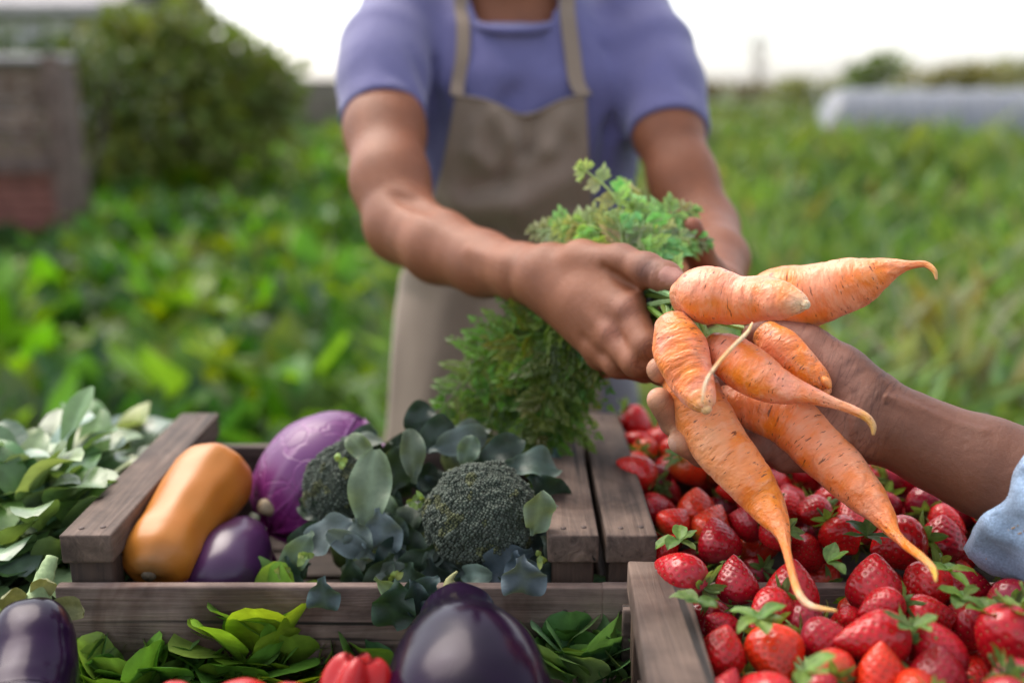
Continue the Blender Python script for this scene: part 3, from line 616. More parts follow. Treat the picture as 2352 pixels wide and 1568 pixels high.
def crate(name, x0, x1, y0, y1, zr, zb, label, rot=0.0, floor=True, railw=.037, backz=None):
    """rail tops at zr run front to back on the two ends; long boards with tops at zb close front and back"""
    root = empty(name, ((x0 + x1) / 2, (y0 + y1) / 2, TZ), label, 'crate', 'wooden vegetable crates on the table')
    rr = random.Random(int(abs(x0) * 1000) + int(y0 * 100)); c = root.location; R = Matrix.Rotation(rot, 3, 'Z')
    def bx(nm, cx, cy, cz, sx, sy, sz, mat, col=(1, 1, 1)):
        b = MB(); q = R @ (Vector((cx, cy, cz)) - Vector((c.x, c.y, 0))) + Vector((c.x, c.y, 0)); b.box(q, (sx, sy, sz), rot=R, bev=.0018, col=col, jit=.0003); return b.build(nm, mat, root)
    L, W = x1 - x0, y1 - y0; bz = backz or zb
    for nm, sx_ in (('rail', x0 + railw / 2), ('rail', x1 - railw / 2)):
        bx('rail', sx_, (y0 + y1) / 2, zr - .011, railw, W, .022, M_WOODY, tuple([rr.uniform(.9, 1.1)] * 3))
        for yy in (y0 + .013, y1 - .013):
            bx('corner_post', sx_, yy + (.002 if yy < c.y else -.002), (zr - .022 + TZ) / 2 + .002, railw - .006, .022, zr - .022 - TZ - .004, M_WOODZ, tuple([rr.uniform(.7, 1.1)] * 3))
        out = -1 if sx_ < c.x else 1
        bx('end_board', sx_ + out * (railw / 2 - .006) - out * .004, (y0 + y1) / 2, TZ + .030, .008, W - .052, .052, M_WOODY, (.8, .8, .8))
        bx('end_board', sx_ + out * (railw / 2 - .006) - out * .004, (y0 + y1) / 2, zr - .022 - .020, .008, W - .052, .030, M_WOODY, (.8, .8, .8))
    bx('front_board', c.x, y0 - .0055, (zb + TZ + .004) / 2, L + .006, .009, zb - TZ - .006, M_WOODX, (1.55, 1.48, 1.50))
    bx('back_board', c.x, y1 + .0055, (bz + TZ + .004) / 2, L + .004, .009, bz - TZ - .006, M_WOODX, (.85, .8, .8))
    n = 5
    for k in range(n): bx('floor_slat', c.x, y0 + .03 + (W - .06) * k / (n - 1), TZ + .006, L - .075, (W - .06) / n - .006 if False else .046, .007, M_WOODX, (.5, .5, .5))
    for sx_ in (x0 + railw / 2, x1 - railw / 2):
        for dx, dy in ((-.007, .012), (.008, .014), (.001, W - .014)):
            q = R @ (Vector((sx_ + dx, y0 + dy, zr)) - Vector((c.x, c.y, 0))) + Vector((c.x, c.y, 0)); v, f = tube([q - Vector((0, 0, .002)), q + Vector((0, 0, .0005))], .0022, 8); b = MB(); b.add(v, f, (1, 1, 1)); b.build('nail', M_NAIL, root)
    nb = MB()
    for sx_ in (x0 + railw / 2, x1 - railw / 2):
        for dx, dz in ((-.006, -.020), (.007, -.052)):
            q = R @ (Vector((sx_ + dx, y0 - .0105, zb + dz)) - Vector((c.x, c.y, 0))) + Vector((c.x, c.y, 0)); v, f = tube([q, q + R @ Vector((0, .004, 0))], .0019, 8); b = MB(); b.add(v, f, (1, 1, 1)); b.build('nail', M_NAIL, root)
    return root
M_NAIL = mat_simple("rusty_nail", (.09, .06, .05), .7, 100)
ZR, ZB = HC - .315, HC - .350
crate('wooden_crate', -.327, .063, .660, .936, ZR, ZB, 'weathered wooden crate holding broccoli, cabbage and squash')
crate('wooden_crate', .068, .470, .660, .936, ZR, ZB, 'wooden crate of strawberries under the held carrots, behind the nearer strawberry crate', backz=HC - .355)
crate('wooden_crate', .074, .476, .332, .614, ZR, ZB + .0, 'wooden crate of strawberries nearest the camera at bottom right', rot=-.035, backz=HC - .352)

# ---------------- strawberries
M_BERRY, ntb, bb = newmat("strawberry_skin"); cB_ = coord(ntb)
o_ = ntb.nodes.new("ShaderNodeObjectInfo"); n_ = noise_node(ntb, 60, 3, .6, cB_)
bc = ramp(ntb, o_.outputs['Random'], [(0, (.22, .003, .016)), (.35, (.40, .006, .014)), (.75, (.54, .009, .010)), (1, (.62, .035, .008))])
bv_ = ramp(ntb, n_.outputs[0], [(.3, (.72, .6, .8)), (.7, (1.15, 1.2, 1.0))]); cc = mix(ntb, 1, mix(ntb, 1, bc.outputs[0], bv_.outputs[0], 'MULTIPLY'), attr(ntb, 'Col'), 'MULTIPLY')
ntb.links.new(cc, bb.inputs['Base Color']); bb.inputs['Roughness'].default_value = .27; bb.inputs['Subsurface Weight'].default_value = .12; bb.inputs['Subsurface Radius'].default_value = (.008, .001, .001); bb.inputs['Subsurface Scale'].default_value = .5
nf = noise_node(ntb, 500, 3, .6, cB_); ntb.links.new(bump(ntb, nf.outputs[0], .12, .0006), bb.inputs['Normal'])
M_SEED = mat_simple("strawberry_seed", (.26, .09, .02), .5, 300); M_CALYX = mat_leaf("strawberry_calyx", .5, .3, scale=200)
def berry_proto(seed, R0, H, pinch, nseed=120):
    rnd = random.Random(seed); nu, nv = 80, 60
    t = np.linspace(0.0, 1.0, nv); prof = np.sin(PI * np.clip(t, 0, 1) ** pinch) ** .72
    prof[0] = prof[-1] = 0; prof = prof / prof.max()
    z = H * (.5 - t); z = z + .0
    th = np.linspace(0, 2 * PI, nu, endpoint=False)
    lump = 1 + .07 * np.array([[mnoise.noise(Vector((math.cos(a) * .9 + seed, math.sin(a) * .9, q * 1.6))) * 1.4 for a in th] for q in t])
    fl = rnd.uniform(.82, .98)
    V = np.stack([np.cos(th)[None] * prof[:, None] * R0 * lump, np.sin(th)[None] * prof[:, None] * R0 * fl * lump, np.repeat(z[:, None], nu, 1)], -1)
    # seeds on spirals, each in a dimple
    W = V.reshape(-1, 3).copy(); nrm = W / np.array([R0, R0 * fl, H / 2]) ** 2; nrm /= np.linalg.norm(nrm, axis=1)[:, None] + 1e-9; dep = np.zeros(len(W)); S = []
    for k in range(nseed):
        tt = .10 + .84 * ((k + .5) / nseed); a = k * 2.39996; i = tt * (nv - 1); j = (a % (2 * PI)) / (2 * PI) * nu; i0, j0 = int(i), int(j) % nu
        p = V[i0, j0] * (1 - (i - i0)) + V[min(i0 + 1, nv - 1), j0] * (i - i0); S.append((p, nrm[i0 * nu + j0]))
        d = np.linalg.norm(W - p, axis=1); dep = np.maximum(dep, np.exp(-(d / .00125) ** 2))
    W -= nrm * (dep * .00065)[:, None]; col = np.ones((len(W), 3)) * (1 - .25 * dep[:, None]); pale = np.exp(-t / .06)[:, None].repeat(nu, 1).reshape(-1)[:, None]; col = col * (1 - pale) + np.array([1.3, 12, 8]) * pale * .8
    f = [(i * nu + j, (i + 1) * nu + j, (i + 1) * nu + (j + 1) % nu, i * nu + (j + 1) % nu) for i in range(nv - 1) for j in range(nu)]
    body = mesh_obj('strawberry', W, np.array(f), [M_BERRY, M_SEED], None, col=col)
    # seeds joined into the same mesh as small grains
    sv = []; sf = []; base = len(W)
    for p, n in S:
        n = Vector(n); tz = (Vector((0, 0, 1)) - n * n.z).normalized(); s = n.cross(tz); p = Vector(p) - n * .0005
        q = [p - tz * .0008, p + s * .00042 + n * .0001, p + tz * .0008, p - s * .00042 + n * .0001, p + n * .00042]
        sv += [tuple(x) for x in q]; sf += [(base, base + 1, base + 4), (base + 1, base + 2, base + 4), (base + 2, base + 3, base + 4), (base + 3, base, base + 4)]; base += 5
    me = body.data; bm = bmesh.new(); bm.from_mesh(me); vs = [bm.verts.new(v) for v in sv]; bm.verts.ensure_lookup_table()
    for q in sf:
        fc = bm.faces.new([bm.verts[i] for i in q]); fc.material_index = 1; fc.smooth = True
    bm.to_mesh(me); bm.free()
    b = MB(); nl = rnd.randint(8, 11)
    for k in range(nl):
        a = 2 * PI * k / nl + rnd.uniform(-.2, .2); el = rnd.uniform(-.35, .7); d = Vector((math.cos(a) * math.cos(el), math.sin(a) * math.cos(el), math.sin(el)))
        up = Vector((-math.cos(a) * math.sin(el), -math.sin(a) * math.sin(el), math.cos(el))); leafmesh(b, (math.cos(a) * .001, math.sin(a) * .001, H / 2 - .0008), d, up, R0 * rnd.uniform(.7, 1.15), R0 * rnd.uniform(.28, .44), jcol((.13, .215, .06), rnd, .4), 6, rnd.uniform(-.9, .9), .12, .04, .8, rnd, .02)
    v, ff = tube(catmull([(0, 0, H / 2 - .001), (.001, 0, H / 2 + .005), (rnd.uniform(-.004, .004), .002, H / 2 + .012)], 8), np.linspace(.0012, .0009, 8), 6); b.add(v, ff, (.13, .20, .06))
    b.build('calyx', M_CALYX, body, world=False)
    return body
BP = [berry_proto(1, .0165, .038, .62), berry_proto(2, .0175, .034, .70), berry_proto(3, .0155, .044, .60, 130), berry_proto(4, .0185, .040, .66, 130), berry_proto(5, .0150, .032, .74)]
used = set(); rb = random.Random(77); berryN = 0
ORD = ['first', 'second', 'third', 'fourth', 'fifth', 'sixth', 'seventh', 'eighth', 'ninth', 'tenth', 'eleventh', 'twelfth', 'thirteenth', 'fourteenth']
def put_berry(k, loc, rot, sc, label, group='strawberries heaped in the two right-hand crates'):
    o = BP[k] if k not in used else copy_tree(BP[k]); used.add(k)
    o.location = loc; o.rotation_mode = 'QUATERNION'; o.rotation_quaternion = rot; o.scale = (sc,) * 3; tag(o, label, 'strawberry', group); return o
def in_view(p, mg=70):
    q = p - Vector((0, 0, HC)); dz = q.y * CP - q.z * SP
    if dz <= 0: return False
    x = 1176 + q.x / dz * FPX; y = 784 - (q.y * SP + q.z * CP) / dz * FPX
    return -mg < x < 2352 + mg and y < 1568 + mg * 1.6
def tipdir(v): return Vector((0, 0, -1)).rotation_difference(Vector(v).normalized())
# large berries copied from the photograph, by hand: (px, py, z, kind, scale, tip direction)
hand = [(2000, 1468, -.312, 2, 1.22, (-1, -.15, .05), 'big long dark crimson strawberry lying on its side near the bottom of the front crate'),
        (2150, 1490, -.318, 3, 1.1, (-.3, .2, .7), 'dark red strawberry touching the right end of the big long one'),
        (2318, 1478, -.312, 3, 1.3, (-.3, -.2, -.9), 'very large deep red strawberry at the right edge near the bottom corner'),
        (1785, 1505, -.325, 3, 1.1, (0, -.9, -.2), 'plump purple-red strawberry left of the big long one'),
        (1660, 1495, -.325, 4, 1.15, (.2, .3, .9), 'orange-red strawberry beside the front crate plank near the bottom'),
        (2025, 1545, -.322, 0, 1.1, (0, .25, .97), 'bright red strawberry pointing up at the bottom edge under the big long one'),
        (2155, 1550, -.322, 1, 1.15, (.1, .2, .97), 'round crimson strawberry at the bottom edge, right of the pointed one'),
        (1915, 1480, -.325, 2, 1.05, (.8, -.5, -.1), 'narrow crimson strawberry squeezed left of the big long one'),
        (1820, 1350, -.318, 3, 1.1, (.1, .4, .9), 'rounded red strawberry where the long carrot tail bends'),
        (1560, 1320, -.312, 3, 1.15, (-.6, .6, .1), 'glowing orange-red strawberry with a large green calyx against the back of the front crate'),
        (1690, 1330, -.316, 0, 1.0, (0, .6, .8), 'red strawberry standing by the back board, right of the orange-red one'),
        (2010, 1340, -.314, 3, 1.15, (.1, .5, .9), 'bright red strawberry on the back board of the front crate below the thick tail'),
        (1650, 1240, -.322, 3, 1.05, (-.1, .5, .5), 'crimson strawberry with a calyx facing the camera in the back crate beside the plank'),
        (1600, 1165, -.322, 1, 1.1, (0, .3, .95), 'round crimson strawberry second from the back crate plank'),
        (1935, 1165, -.318, 2, 1.3, (1, .1, -.1), 'long crimson strawberry lying sideways between the two hanging carrots'),
        (2060, 1250, -.318, 3, 1.25, (-.8, -.2, -.1), 'large scarlet strawberry in the back crate under the thick carrot tail'),
        (2165, 1235, -.320, 1, 1.2, (0, .2, 1), 'round dark pink strawberry right of the thick carrot tail'),
        (1460, 1085, -.310, 3, 1.1, (-.6, .3, .3), 'scarlet strawberry at the far left corner of the back crate'),
        (1590, 1080, -.312, 2, 1.15, (.3, .2, -.4), 'pinkish red strawberry just below the lowest fingertip'),
        (2100, 1090, -.306, 2, 1.2, (.8, .1, .1), 'crimson strawberry directly under the wrist')]
taken = []
for (px, py, z, k, s, t, lab) in hand:
    s *= .88; p = ONZ(px, py, HC + z - (.010 if py < 1290 else .005)); put_berry(k, p, tipdir(t), s, lab); taken.append((p, .017 * s))
for (nm, x0, x1, y0, y1, cols, rows) in (('back', .112, .445, .684, .935, 13, 10), ('front', .116, .445, .366, .612, 13, 9)):
    for layer in (0, 1):
        for r_ in range(rows):
            for c_ in range(cols):
                x = x0 + (x1 - x0) * (c_ + .5 * ((r_ + layer) % 2)) / (cols - .5) + rb.uniform(-.004, .004); y = y0 + (y1 - y0) * (r_ + .25 * layer) / (rows - .6) + rb.uniform(-.004, .004)
                if nm == 'front': x += (y - .47) * .035
                z = HC - (.334 if layer == 0 else .362) + rb.uniform(-.008, .010) + (.010 * math.sin(PI * (r_ + .5) / rows) * math.sin(PI * (c_ + .5) / cols) if layer == 0 else 0)
                p = Vector((x, y, z))
                if not in_view(p, 90) or y > .94: continue
                if any((p - q).length < rad * 1.5 for q, rad in taken): continue
                if layer == 1 and (r_ + c_) % 2: continue
                k = rb.randrange(5); s = rb.uniform(.74, 1.0)
                a = rb.uniform(0, 6.28); u = rb.uniform(-.70, .85); h = math.sqrt(max(0, 1 - u * u)); q = tipdir((math.cos(a) * h, math.sin(a) * h, u)) @ Matrix.Rotation(rb.uniform(0, 6.28), 3, 'Z').to_quaternion()
                shp = ['pointed', 'stubby', 'long', 'plump', 'small round'][k]; att = 'tip up' if u > .6 else ('calyx up' if u < -.1 else 'on its side')
                lab = f'{shp} strawberry {att}, {ORD[c_]} from the plank, {ORD[r_]} {"top" if layer == 0 else "under"} row of {nm} crate'
                put_berry(k, p, q, s, lab); berryN += 1
# loose strawberry leaves lying among the fruit
for i, (px, py) in enumerate([(1600, 1380), (1560, 1240), (1900, 1290), (2180, 1310), (2215, 1370), (1740, 1420), (2100, 1440), (1850, 1540), (1990, 1230), (2262, 1400)]):
    p = ONZ(px, py, HC - .302); b = MB(); rn = random.Random(400 + i); a0 = rn.uniform(0, 6.28)
    for k in range(rn.choice((3, 5, 6))):
        a = a0 + k * 1.15 + rn.uniform(-.2, .2); el = rn.uniform(-.1, .6); d = Vector((math.cos(a) * math.cos(el), math.sin(a) * math.cos(el), math.sin(el))); leafmesh(b, p, d, (0, 0, 1), rn.uniform(.014, .022), rn.uniform(.007, .012), jcol((.10, .19, .04), rn, .35, .2), 6, rn.uniform(-.3, 1.2), .15, .06, .9, rn, .05)
    o = b.build('strawberry_leaf_sprig', M_CALYX); tag(o, None, 'leaf sprig', 'loose strawberry leaves among the fruit')
    o['label'] = ['green sprig right of the front plank top', 'green sprig at the end of the back plank', 'upright pale sprig between the carrot tails', 'sprig under the thick carrot tail end', 'sprig near the right edge below the denim cuff', 'sprig left of the bent carrot tail in the front crate', 'sprig above the large right edge strawberry', 'yellow-green sprig at the bottom left of the big long strawberry', 'tall sprig left of the thick tail in the back crate', 'low sprig below the denim cuff in the front crate', 'sprig left of the straight carrot tip', 'sprig just under the cupped palm', 'sprig in front of the thick tail tip', 'sprig just above the big long strawberry'][i]

# ---------------- eggplants
M_EGG, nte, be = newmat("eggplant_skin"); n_ = noise_node(nte, 14, 3, .5, coord(nte)); rE = ramp(nte, n_.outputs[0], [(.3, (.003, .001, .005)), (.7, (.013, .0025, .020))]); nte.links.new(mix(nte, 1, rE.outputs[0], attr(nte, 'Col'), 'MULTIPLY'), be.inputs['Base Color'])
be.inputs['Roughness'].default_value = .20; be.inputs['Specular IOR Level'].default_value = .20; be.inputs['Specular Tint'].default_value = (.92, .86, 1, 1); n2_ = noise_node(nte, 40, 3, .5, coord(nte)); nte.links.new(bump(nte, n2_.outputs[0], .10, .003), be.inputs['Normal'])
M_CAP = mat_leaf("eggplant_cap", .6, .1, scale=120)
def revolve_path(pts, n=60, sides=56, lump=.0012, seed=0, ribs=0, ribamp=0):
    arr = catmull(np.array([[*p, r] for p, r in pts]), n); path, rad = arr[:, :3], np.maximum(arr[:, 3], .0004); T, N, B = frames(path); a = np.linspace(0, 2 * PI, sides, endpoint=False); V = []
    for i in range(n):
        for j in range(sides):
            ca, sa = math.cos(a[j]), math.sin(a[j]); rr_ = rad[i] * (1 + ribamp * math.cos(ribs * a[j])) + lump * mnoise.noise(Vector((ca * 1.5, sa * 1.5, i / n * 5 + seed))); V.append(path[i] + (N[i] * ca + B[i] * sa) * rr_)
    f = [(i * sides + j, i * sides + (j + 1) % sides, (i + 1) * sides + (j + 1) % sides, (i + 1) * sides + j) for i in range(n - 1) for j in range(sides)]
    f += [tuple(range(sides))[::-1], tuple((n - 1) * sides + j for j in range(sides))]
    return V, f, path, rad, T, N, B
def X(x, y, d): return tuple(P(x, y, d))
root = empty('eggplant', X(1080, 1500, .58), 'large glossy dark eggplant in front of the broccoli crate, bottom centre', 'eggplant')
V, f, path, rad, T, N, B = revolve_path([(X(1050, 1400, .676), .008), (X(1052, 1407, .668), .0190), (X(1054, 1420, .655), .0245), (X(1057, 1446, .636), .0270), (X(1062, 1490, .615), .0365), (X(1070, 1550, .592), .0465), (X(1078, 1640, .570), .0520), (X(1100, 1780, .543), .0490), (X(1106, 1850, .531), .035), (X(1110, 1882, .525), .014), (X(1112, 1888, .523), .002)], 90, 72, .0022, 3)
cl = np.ones((len(V), 3)); ob = mesh_obj('fruit', V, [q for q in f], M_EGG, root, col=cl)
b = MB(); e = P(1048, 1392, .680); ax = Vector(T[0]) * -1
for k in range(5):
    a = k * 1.256 + .3; sd = Vector(N[0]) * math.cos(a) + Vector(B[0]) * math.sin(a); leafmesh(b, e + ax * .003, (sd - ax * .45), ax, .026 if k % 2 else .018, .014, jcol((.17, .19, .07), random.Random(k), .3), 6, 1.1, -.1, .05, 1, random.Random(k), .01)
b.build('cap', M_CAP, root); v, ff = tube(catmull([tuple(e), X(1036, 1352, .674), X(1034, 1330, .673), X(1050, 1312, .672)], 12), np.array([.0075, .0072, .0068, .0064, .0060, .0058, .0052, .0044, .0030, .0018, .0013, .0008]), 14); mesh_obj('stem', v, ff, M_CAP, root, col=np.tile([.36, .34, .15], (len(v), 1)))
root = empty('eggplant', X(60, 1500, .60), 'dark eggplant with a pale green stem at the bottom left corner', 'eggplant')
V, f, path, rad, T, N, B = revolve_path([(X(76, 1424, .646), .010), (X(76, 1428, .643), .0185), (X(75, 1442, .638), .0238), (X(72, 1475, .630), .0268), (X(67, 1530, .618), .0288), (X(58, 1600, .602), .0310), (X(45, 1670, .585), .0330), (X(32, 1740, .555), .030), (X(25, 1790, .545), .015), (X(24, 1800, .543), .002)], 80, 64, .0016, 9)
mesh_obj('fruit', V, [q for q in f], M_EGG, root, col=np.ones((len(V), 3)))
b = MB(); e = P(80, 1402, .655); ax = Vector(T[0]) * -1
for k in range(5):
    a = k * 1.256 + .9; sd = Vector(N[0]) * math.cos(a) + Vector(B[0]) * math.sin(a); leafmesh(b, e + ax * .006 + sd * .003, (sd * 1.0 - ax * .2), ax + sd * .3, .033 if k != 2 else .042, .016, jcol((.20, .22, .10), random.Random(k + 9), .3), 7, 1.5, -.15, .06, 1, random.Random(k), .01)
b.build('cap', M_CAP, root); v, ff = tube(catmull([tuple(e), X(90, 1368, .662), X(105, 1318, .668), X(120, 1278, .674)], 16), np.linspace(.0095, .0040, 16) * (1 + .06 * np.sin(np.arange(16) * 2.1)), 14); mesh_obj('stem', v, ff, M_CAP, root, col=np.tile([.30, .40, .20], (len(v), 1)))

# ---------------- squash, cabbage, purple eggplant in the crate
M_SQ, nts, bs = newmat("butternut_skin"); nq = noise_node(nts, 16, 4, .55, coord(nts)); rS = ramp(nts, nq.outputs[0], [(.3, (.42, .118, .003)), (.7, (.44, .165, .024))]); nts.links.new(mix(nts, 1, rS.outputs[0], attr(nts, 'Col'), 'MULTIPLY'), bs.inputs['Base Color']); bs.inputs['Roughness'].default_value = .42; n3_ = noise_node(nts, 180, 3, .5, coord(nts)); nts.links.new(bump(nts, n3_.outputs[0], .1, .001), bs.inputs['Normal'])
root = empty('butternut_squash', X(430, 1200, .8), 'orange butternut squash leaning on the left rail inside the crate', 'squash')
V, f, path, rad, T, N, B = revolve_path([(X(342, 1322, .742), .004), (X(345, 1312, .744), .016), (X(356, 1292, .752), .0265), (X(376, 1262, .766), .0295), (X(405, 1218, .786), .0290), (X(440, 1165, .812), .0315), (X(474, 1120, .836), .0345), (X(492, 1094, .850), .0335), (X(505, 1072, .862), .022), (X(510, 1064, .866), .003)], 80, 56, .0016, 4, 10, .010)
cl = np.ones((len(V), 3)); Va = np.array(V); dd = np.linalg.norm(Va - npz(P(342, 1322, .735)), axis=1); g_ = np.exp(-(dd / .014) ** 2)[:, None]; cl = cl * (1 - g_) + np.array([.35, .6, 2.2]) * g_
mesh_obj('fruit', V, [q for q in f], M_SQ, root, col=cl); v, ff = tube(catmull([X(346, 1312, .746), X(342, 1320, .741), X(340, 1325, .739)], 8), np.linspace(.0065, .0050, 8), 10); mesh_obj('stem', v, ff, M_CAP, root, col=np.tile([.16, .12, .08], (len(v), 1)))
M_CAB, ntc, bcab = newmat("red_cabbage_leaf"); cN = coord(ntc); nv_ = ntc.nodes.new("ShaderNodeTexVoronoi"); nv_.feature = 'DISTANCE_TO_EDGE'; nv_.inputs['Scale'].default_value = 38; dsn = noise_node(ntc, 20, 3, .5, cN)
vm = mix(ntc, .06, cN, dsn.outputs['Color']); ntc.links.new(vm, nv_.inputs['Vector']); rC = ramp(ntc, nv_.outputs['Distance'], [(0, (1.5, 1.8, 1.4)), (.05, (1, 1, 1))]); ntc.links.new(mix(ntc, 1, attr(ntc, 'Col'), rC.outputs[0], 'MULTIPLY'), bcab.inputs['Base Color']); bcab.inputs['Roughness'].default_value = .42; ntc.links.new(bump(ntc, rC.outputs[0], .4, -.0015), bcab.inputs['Normal'])
def cabbage(c, r, axis, lab, seed):
    rn = random.Random(seed); root = empty('red_cabbage', tuple(c), lab, 'cabbage'); ax = Vector(axis).normalized(); R = Vector((0, 0, 1)).rotation_difference(ax).to_matrix()
    for L in range(9):
        b = MB(); a0 = L * 2.4 + rn.uniform(-.3, .3); rr_ = 1 + .015 * (L - 3); nu, nv = 26, 20; vs = []; cl = []
        span = 1.35 if L > 2 else 1.9; top = .93 if L > 2 else 1.0
        for i in range(nv + 1):
            t = i / nv; ph = -PI / 2 + PI * t * top
            for j in range(nu + 1):
                s = (j / nu - .5) * 2; wv = math.sin(PI * min(1, t * .98 + .02)) ** .35; a = a0 + s * span * (wv if L > 2 else 1.7); edge = (abs(s) ** 8 * .07 + (t ** 8) * .04) * (L > 2)
                rad = rr_ + edge + .012 * mnoise.noise(Vector((a * 3, ph * 3, L))) + .022 * math.exp(-(s / .10) ** 2) * (1 - t) + .010 * math.cos(s * 22 + ph * 2) * (1 - t) * abs(s)
                p = Vector((math.cos(a) * math.cos(ph) * r[0] * rad, math.sin(a) * math.cos(ph) * r[1] * rad, math.sin(ph) * r[2] * rad)); vs.append(R @ p + Vector(c))
                k = math.exp(-(s / .05) ** 2) * (1 - t) * .7; base = (.12, .024, .125) if L % 2 else (.16, .05, .17); lo = max(0, 1 - t * 2.2) * .8; col = tuple(x * (1 - lo) + y * lo for x, y in zip(base, (.22, .004, .12))); cl.append(tuple(x * (1 - k) + y * k for x, y in zip(col, (.26, .14, .25))))
        b.add(vs, [(i * (nu + 1) + j, i * (nu + 1) + j + 1, (i + 1) * (nu + 1) + j + 1, (i + 1) * (nu + 1) + j) for i in range(nv) for j in range(nu)], cl); o = b.build('leaf', M_CAB, root); o.modifiers.new('thickness', 'SOLIDIFY').thickness = .0008
    return root
cabp = P(735, 1098, .885); cc_ = cabbage(cabp, (.051, .050, .057), (.55, .55, .50), 'purple red cabbage with pale veins rising behind the squash', 5)
v, ff = tube(catmull([X(628, 1160, .850), X(612, 1163, .842), X(598, 1160, .838)], 8), np.linspace(.0105, .0055, 8), 14); mesh_obj('cut_stalk', v, ff, M_CAP, cc_, col=np.tile([.36, .27, .18], (len(v), 1)))
M_EGP, ntp, bp_ = newmat("violet_eggplant_skin"); np_ = noise_node(ntp, 12, 3, .5, coord(ntp)); rP = ramp(ntp, np_.outputs[0], [(.35, (.030, .006, .036)), (.65, (.060, .018, .072))]); ntp.links.new(mix(ntp, 1, rP.outputs[0], attr(ntp, 'Col'), 'MULTIPLY'), bp_.inputs['Base Color']); bp_.inputs['Roughness'].default_value = .3
root = empty('eggplant', X(520, 1290, .78), 'violet eggplant with a whitish cap lying between squash and broccoli in the crate', 'eggplant')
V, f, path, rad, T, N, B = revolve_path([(X(572, 1208, .835), .005), (X(568, 1220, .828), .014), (X(556, 1248, .812), .024), (X(535, 1290, .790), .0305), (X(508, 1340, .772), .030), (X(490, 1380, .76), .018), (X(484, 1392, .758), .003)], 50, 48, .0015, 2)
mesh_obj('fruit', V, [q for q in f], M_EGP, root, col=np.ones((len(V), 3))); b = MB(); e = P(574, 1206, .832)
for k in range(5):
    a = k * 1.256; sd = Vector(N[0]) * math.cos(a) + Vector(B[0]) * math.sin(a); leafmesh(b, e, sd + Vector(T[0]) * .4, -Vector(T[0]), .026, .014, jcol((.34, .37, .36), random.Random(k), .15), 6, .9, -.1, .04, 1, random.Random(k), .01)
b.build('cap', M_CAP, root); v, ff = tube(catmull([tuple(e), X(582, 1192, .838), X(588, 1180, .84)], 8), np.linspace(.0068, .0045, 8), 10); mesh_obj('stem', v, ff, M_CAP, root, col=np.tile([.38, .36, .25], (len(v), 1)))
root = empty('eggplant', X(440, 1340, .78), 'magenta tinged eggplant half buried beside the squash foot', 'eggplant')
V, f, *_r = revolve_path([(X(400, 1395, .76), .004), (X(415, 1375, .765), .020), (X(455, 1345, .79), .026), (X(520, 1320, .82), .026), (X(600, 1300, .85), .018), (X(625, 1294, .86), .004)], 40, 40, .001, 7)
mesh_obj('fruit', V, [q for q in f], M_EGP, root, col=np.tile([2.0, .35, 1.3], (len(V), 1)))
b = MB(); leafmesh(b, X(622, 1294, .86), (1, .1, .1), (0, 0, 1), .02, .012, (.2, .2, .1), 5, .5); b.build('cap', M_CAP, root)

# ---------------- broccoli
M_FLO = mat_simple("broccoli_bud", (.062, .078, .058), .75, 300, .35, .4, .001, useattr=True); M_BLEAF = mat_leaf("broccoli_leaf", .5, .12, .45, scale=50)
def broccoli(c, r, lab, seed, nb=2600):
    rn = random.Random(seed); root = empty('broccoli', tuple(c - Vector((0, 0, r[2]))), lab, 'broccoli', 'broccoli heads in the wooden crate'); c = Vector(c); b = MB()
    # lobed base dome
    bm = bmesh.new(); bmesh.ops.create_icosphere(bm, subdivisions=5, radius=1)
    def rad(u): return 1 + .075 * mnoise.noise(u * 2.6 + Vector((seed, 0, 0))) + .055 * mnoise.noise(u * 6.5 + Vector((seed, 3, 0)))
    for v in bm.verts:
        u = v.co.normalized(); v.co = Vector((u.x * r[0], u.y * r[1], u.z * r[2])) * rad(u) * .965 + c
    bm.verts.index_update(); b.add([v.co[:] for v in bm.verts], [[v.index for v in f.verts] for f in bm.faces], (.55, .6, .5)); bm.free()
    # buds: thousands of small beads following the lobes
    bm = bmesh.new(); bmesh.ops.create_icosphere(bm, subdivisions=1, radius=1); bm.verts.index_update(); sv = [v.co.copy() for v in bm.verts]; sf = [[v.index for v in f.verts] for f in bm.faces]; bm.free()
    for k in range(nb):
        zz = 1 - 1.55 * (k + .5) / nb; a = k * 2.39996 + rn.uniform(-.02, .02); h = math.sqrt(max(0, 1 - zz * zz)); u = Vector((math.cos(a) * h, math.sin(a) * h, zz)); q = Vector((u.x * r[0], u.y * r[1], u.z * r[2])) * rad(u) * (.985 + rn.uniform(-.012, .018)) + c
        s = rn.uniform(.00085, .0016) * (1.1 if mnoise.noise(u * 6.5 + Vector((seed, 3, 0))) > 0 else .85); cl = rn.uniform(.65, 1.35); yl = mnoise.noise(u * 3 + Vector((seed, 9, 0))) > .25
        b.add([q + v * s for v in sv], sf, (cl * (1.25 if yl else 1), cl * (1.1 if yl else 1), cl * (.6 if yl else 1)))
    b.build('floret_head', M_FLO, root); v, ff = tube([c - Vector((0, 0, r[2] * .6)), c - Vector((0, -.005, r[2] * 1.25)), c - Vector((0, -.01, r[2] * 1.6))], [.022, .017, .016], 16); mesh_obj('stalk', v, ff, M_CAP, root, col=np.tile([.20, .28, .10], (len(v), 1)))
    return root
br1 = broccoli(P(1105, 1190, .765), (.0435, .040, .0425), 'large grey-green broccoli head at the right end of the crate', 1, 4200)
br2 = broccoli(P(795, 1128, .830), (.036, .032, .040), 'smaller broccoli head partly behind the pale upright leaf', 2, 2000)
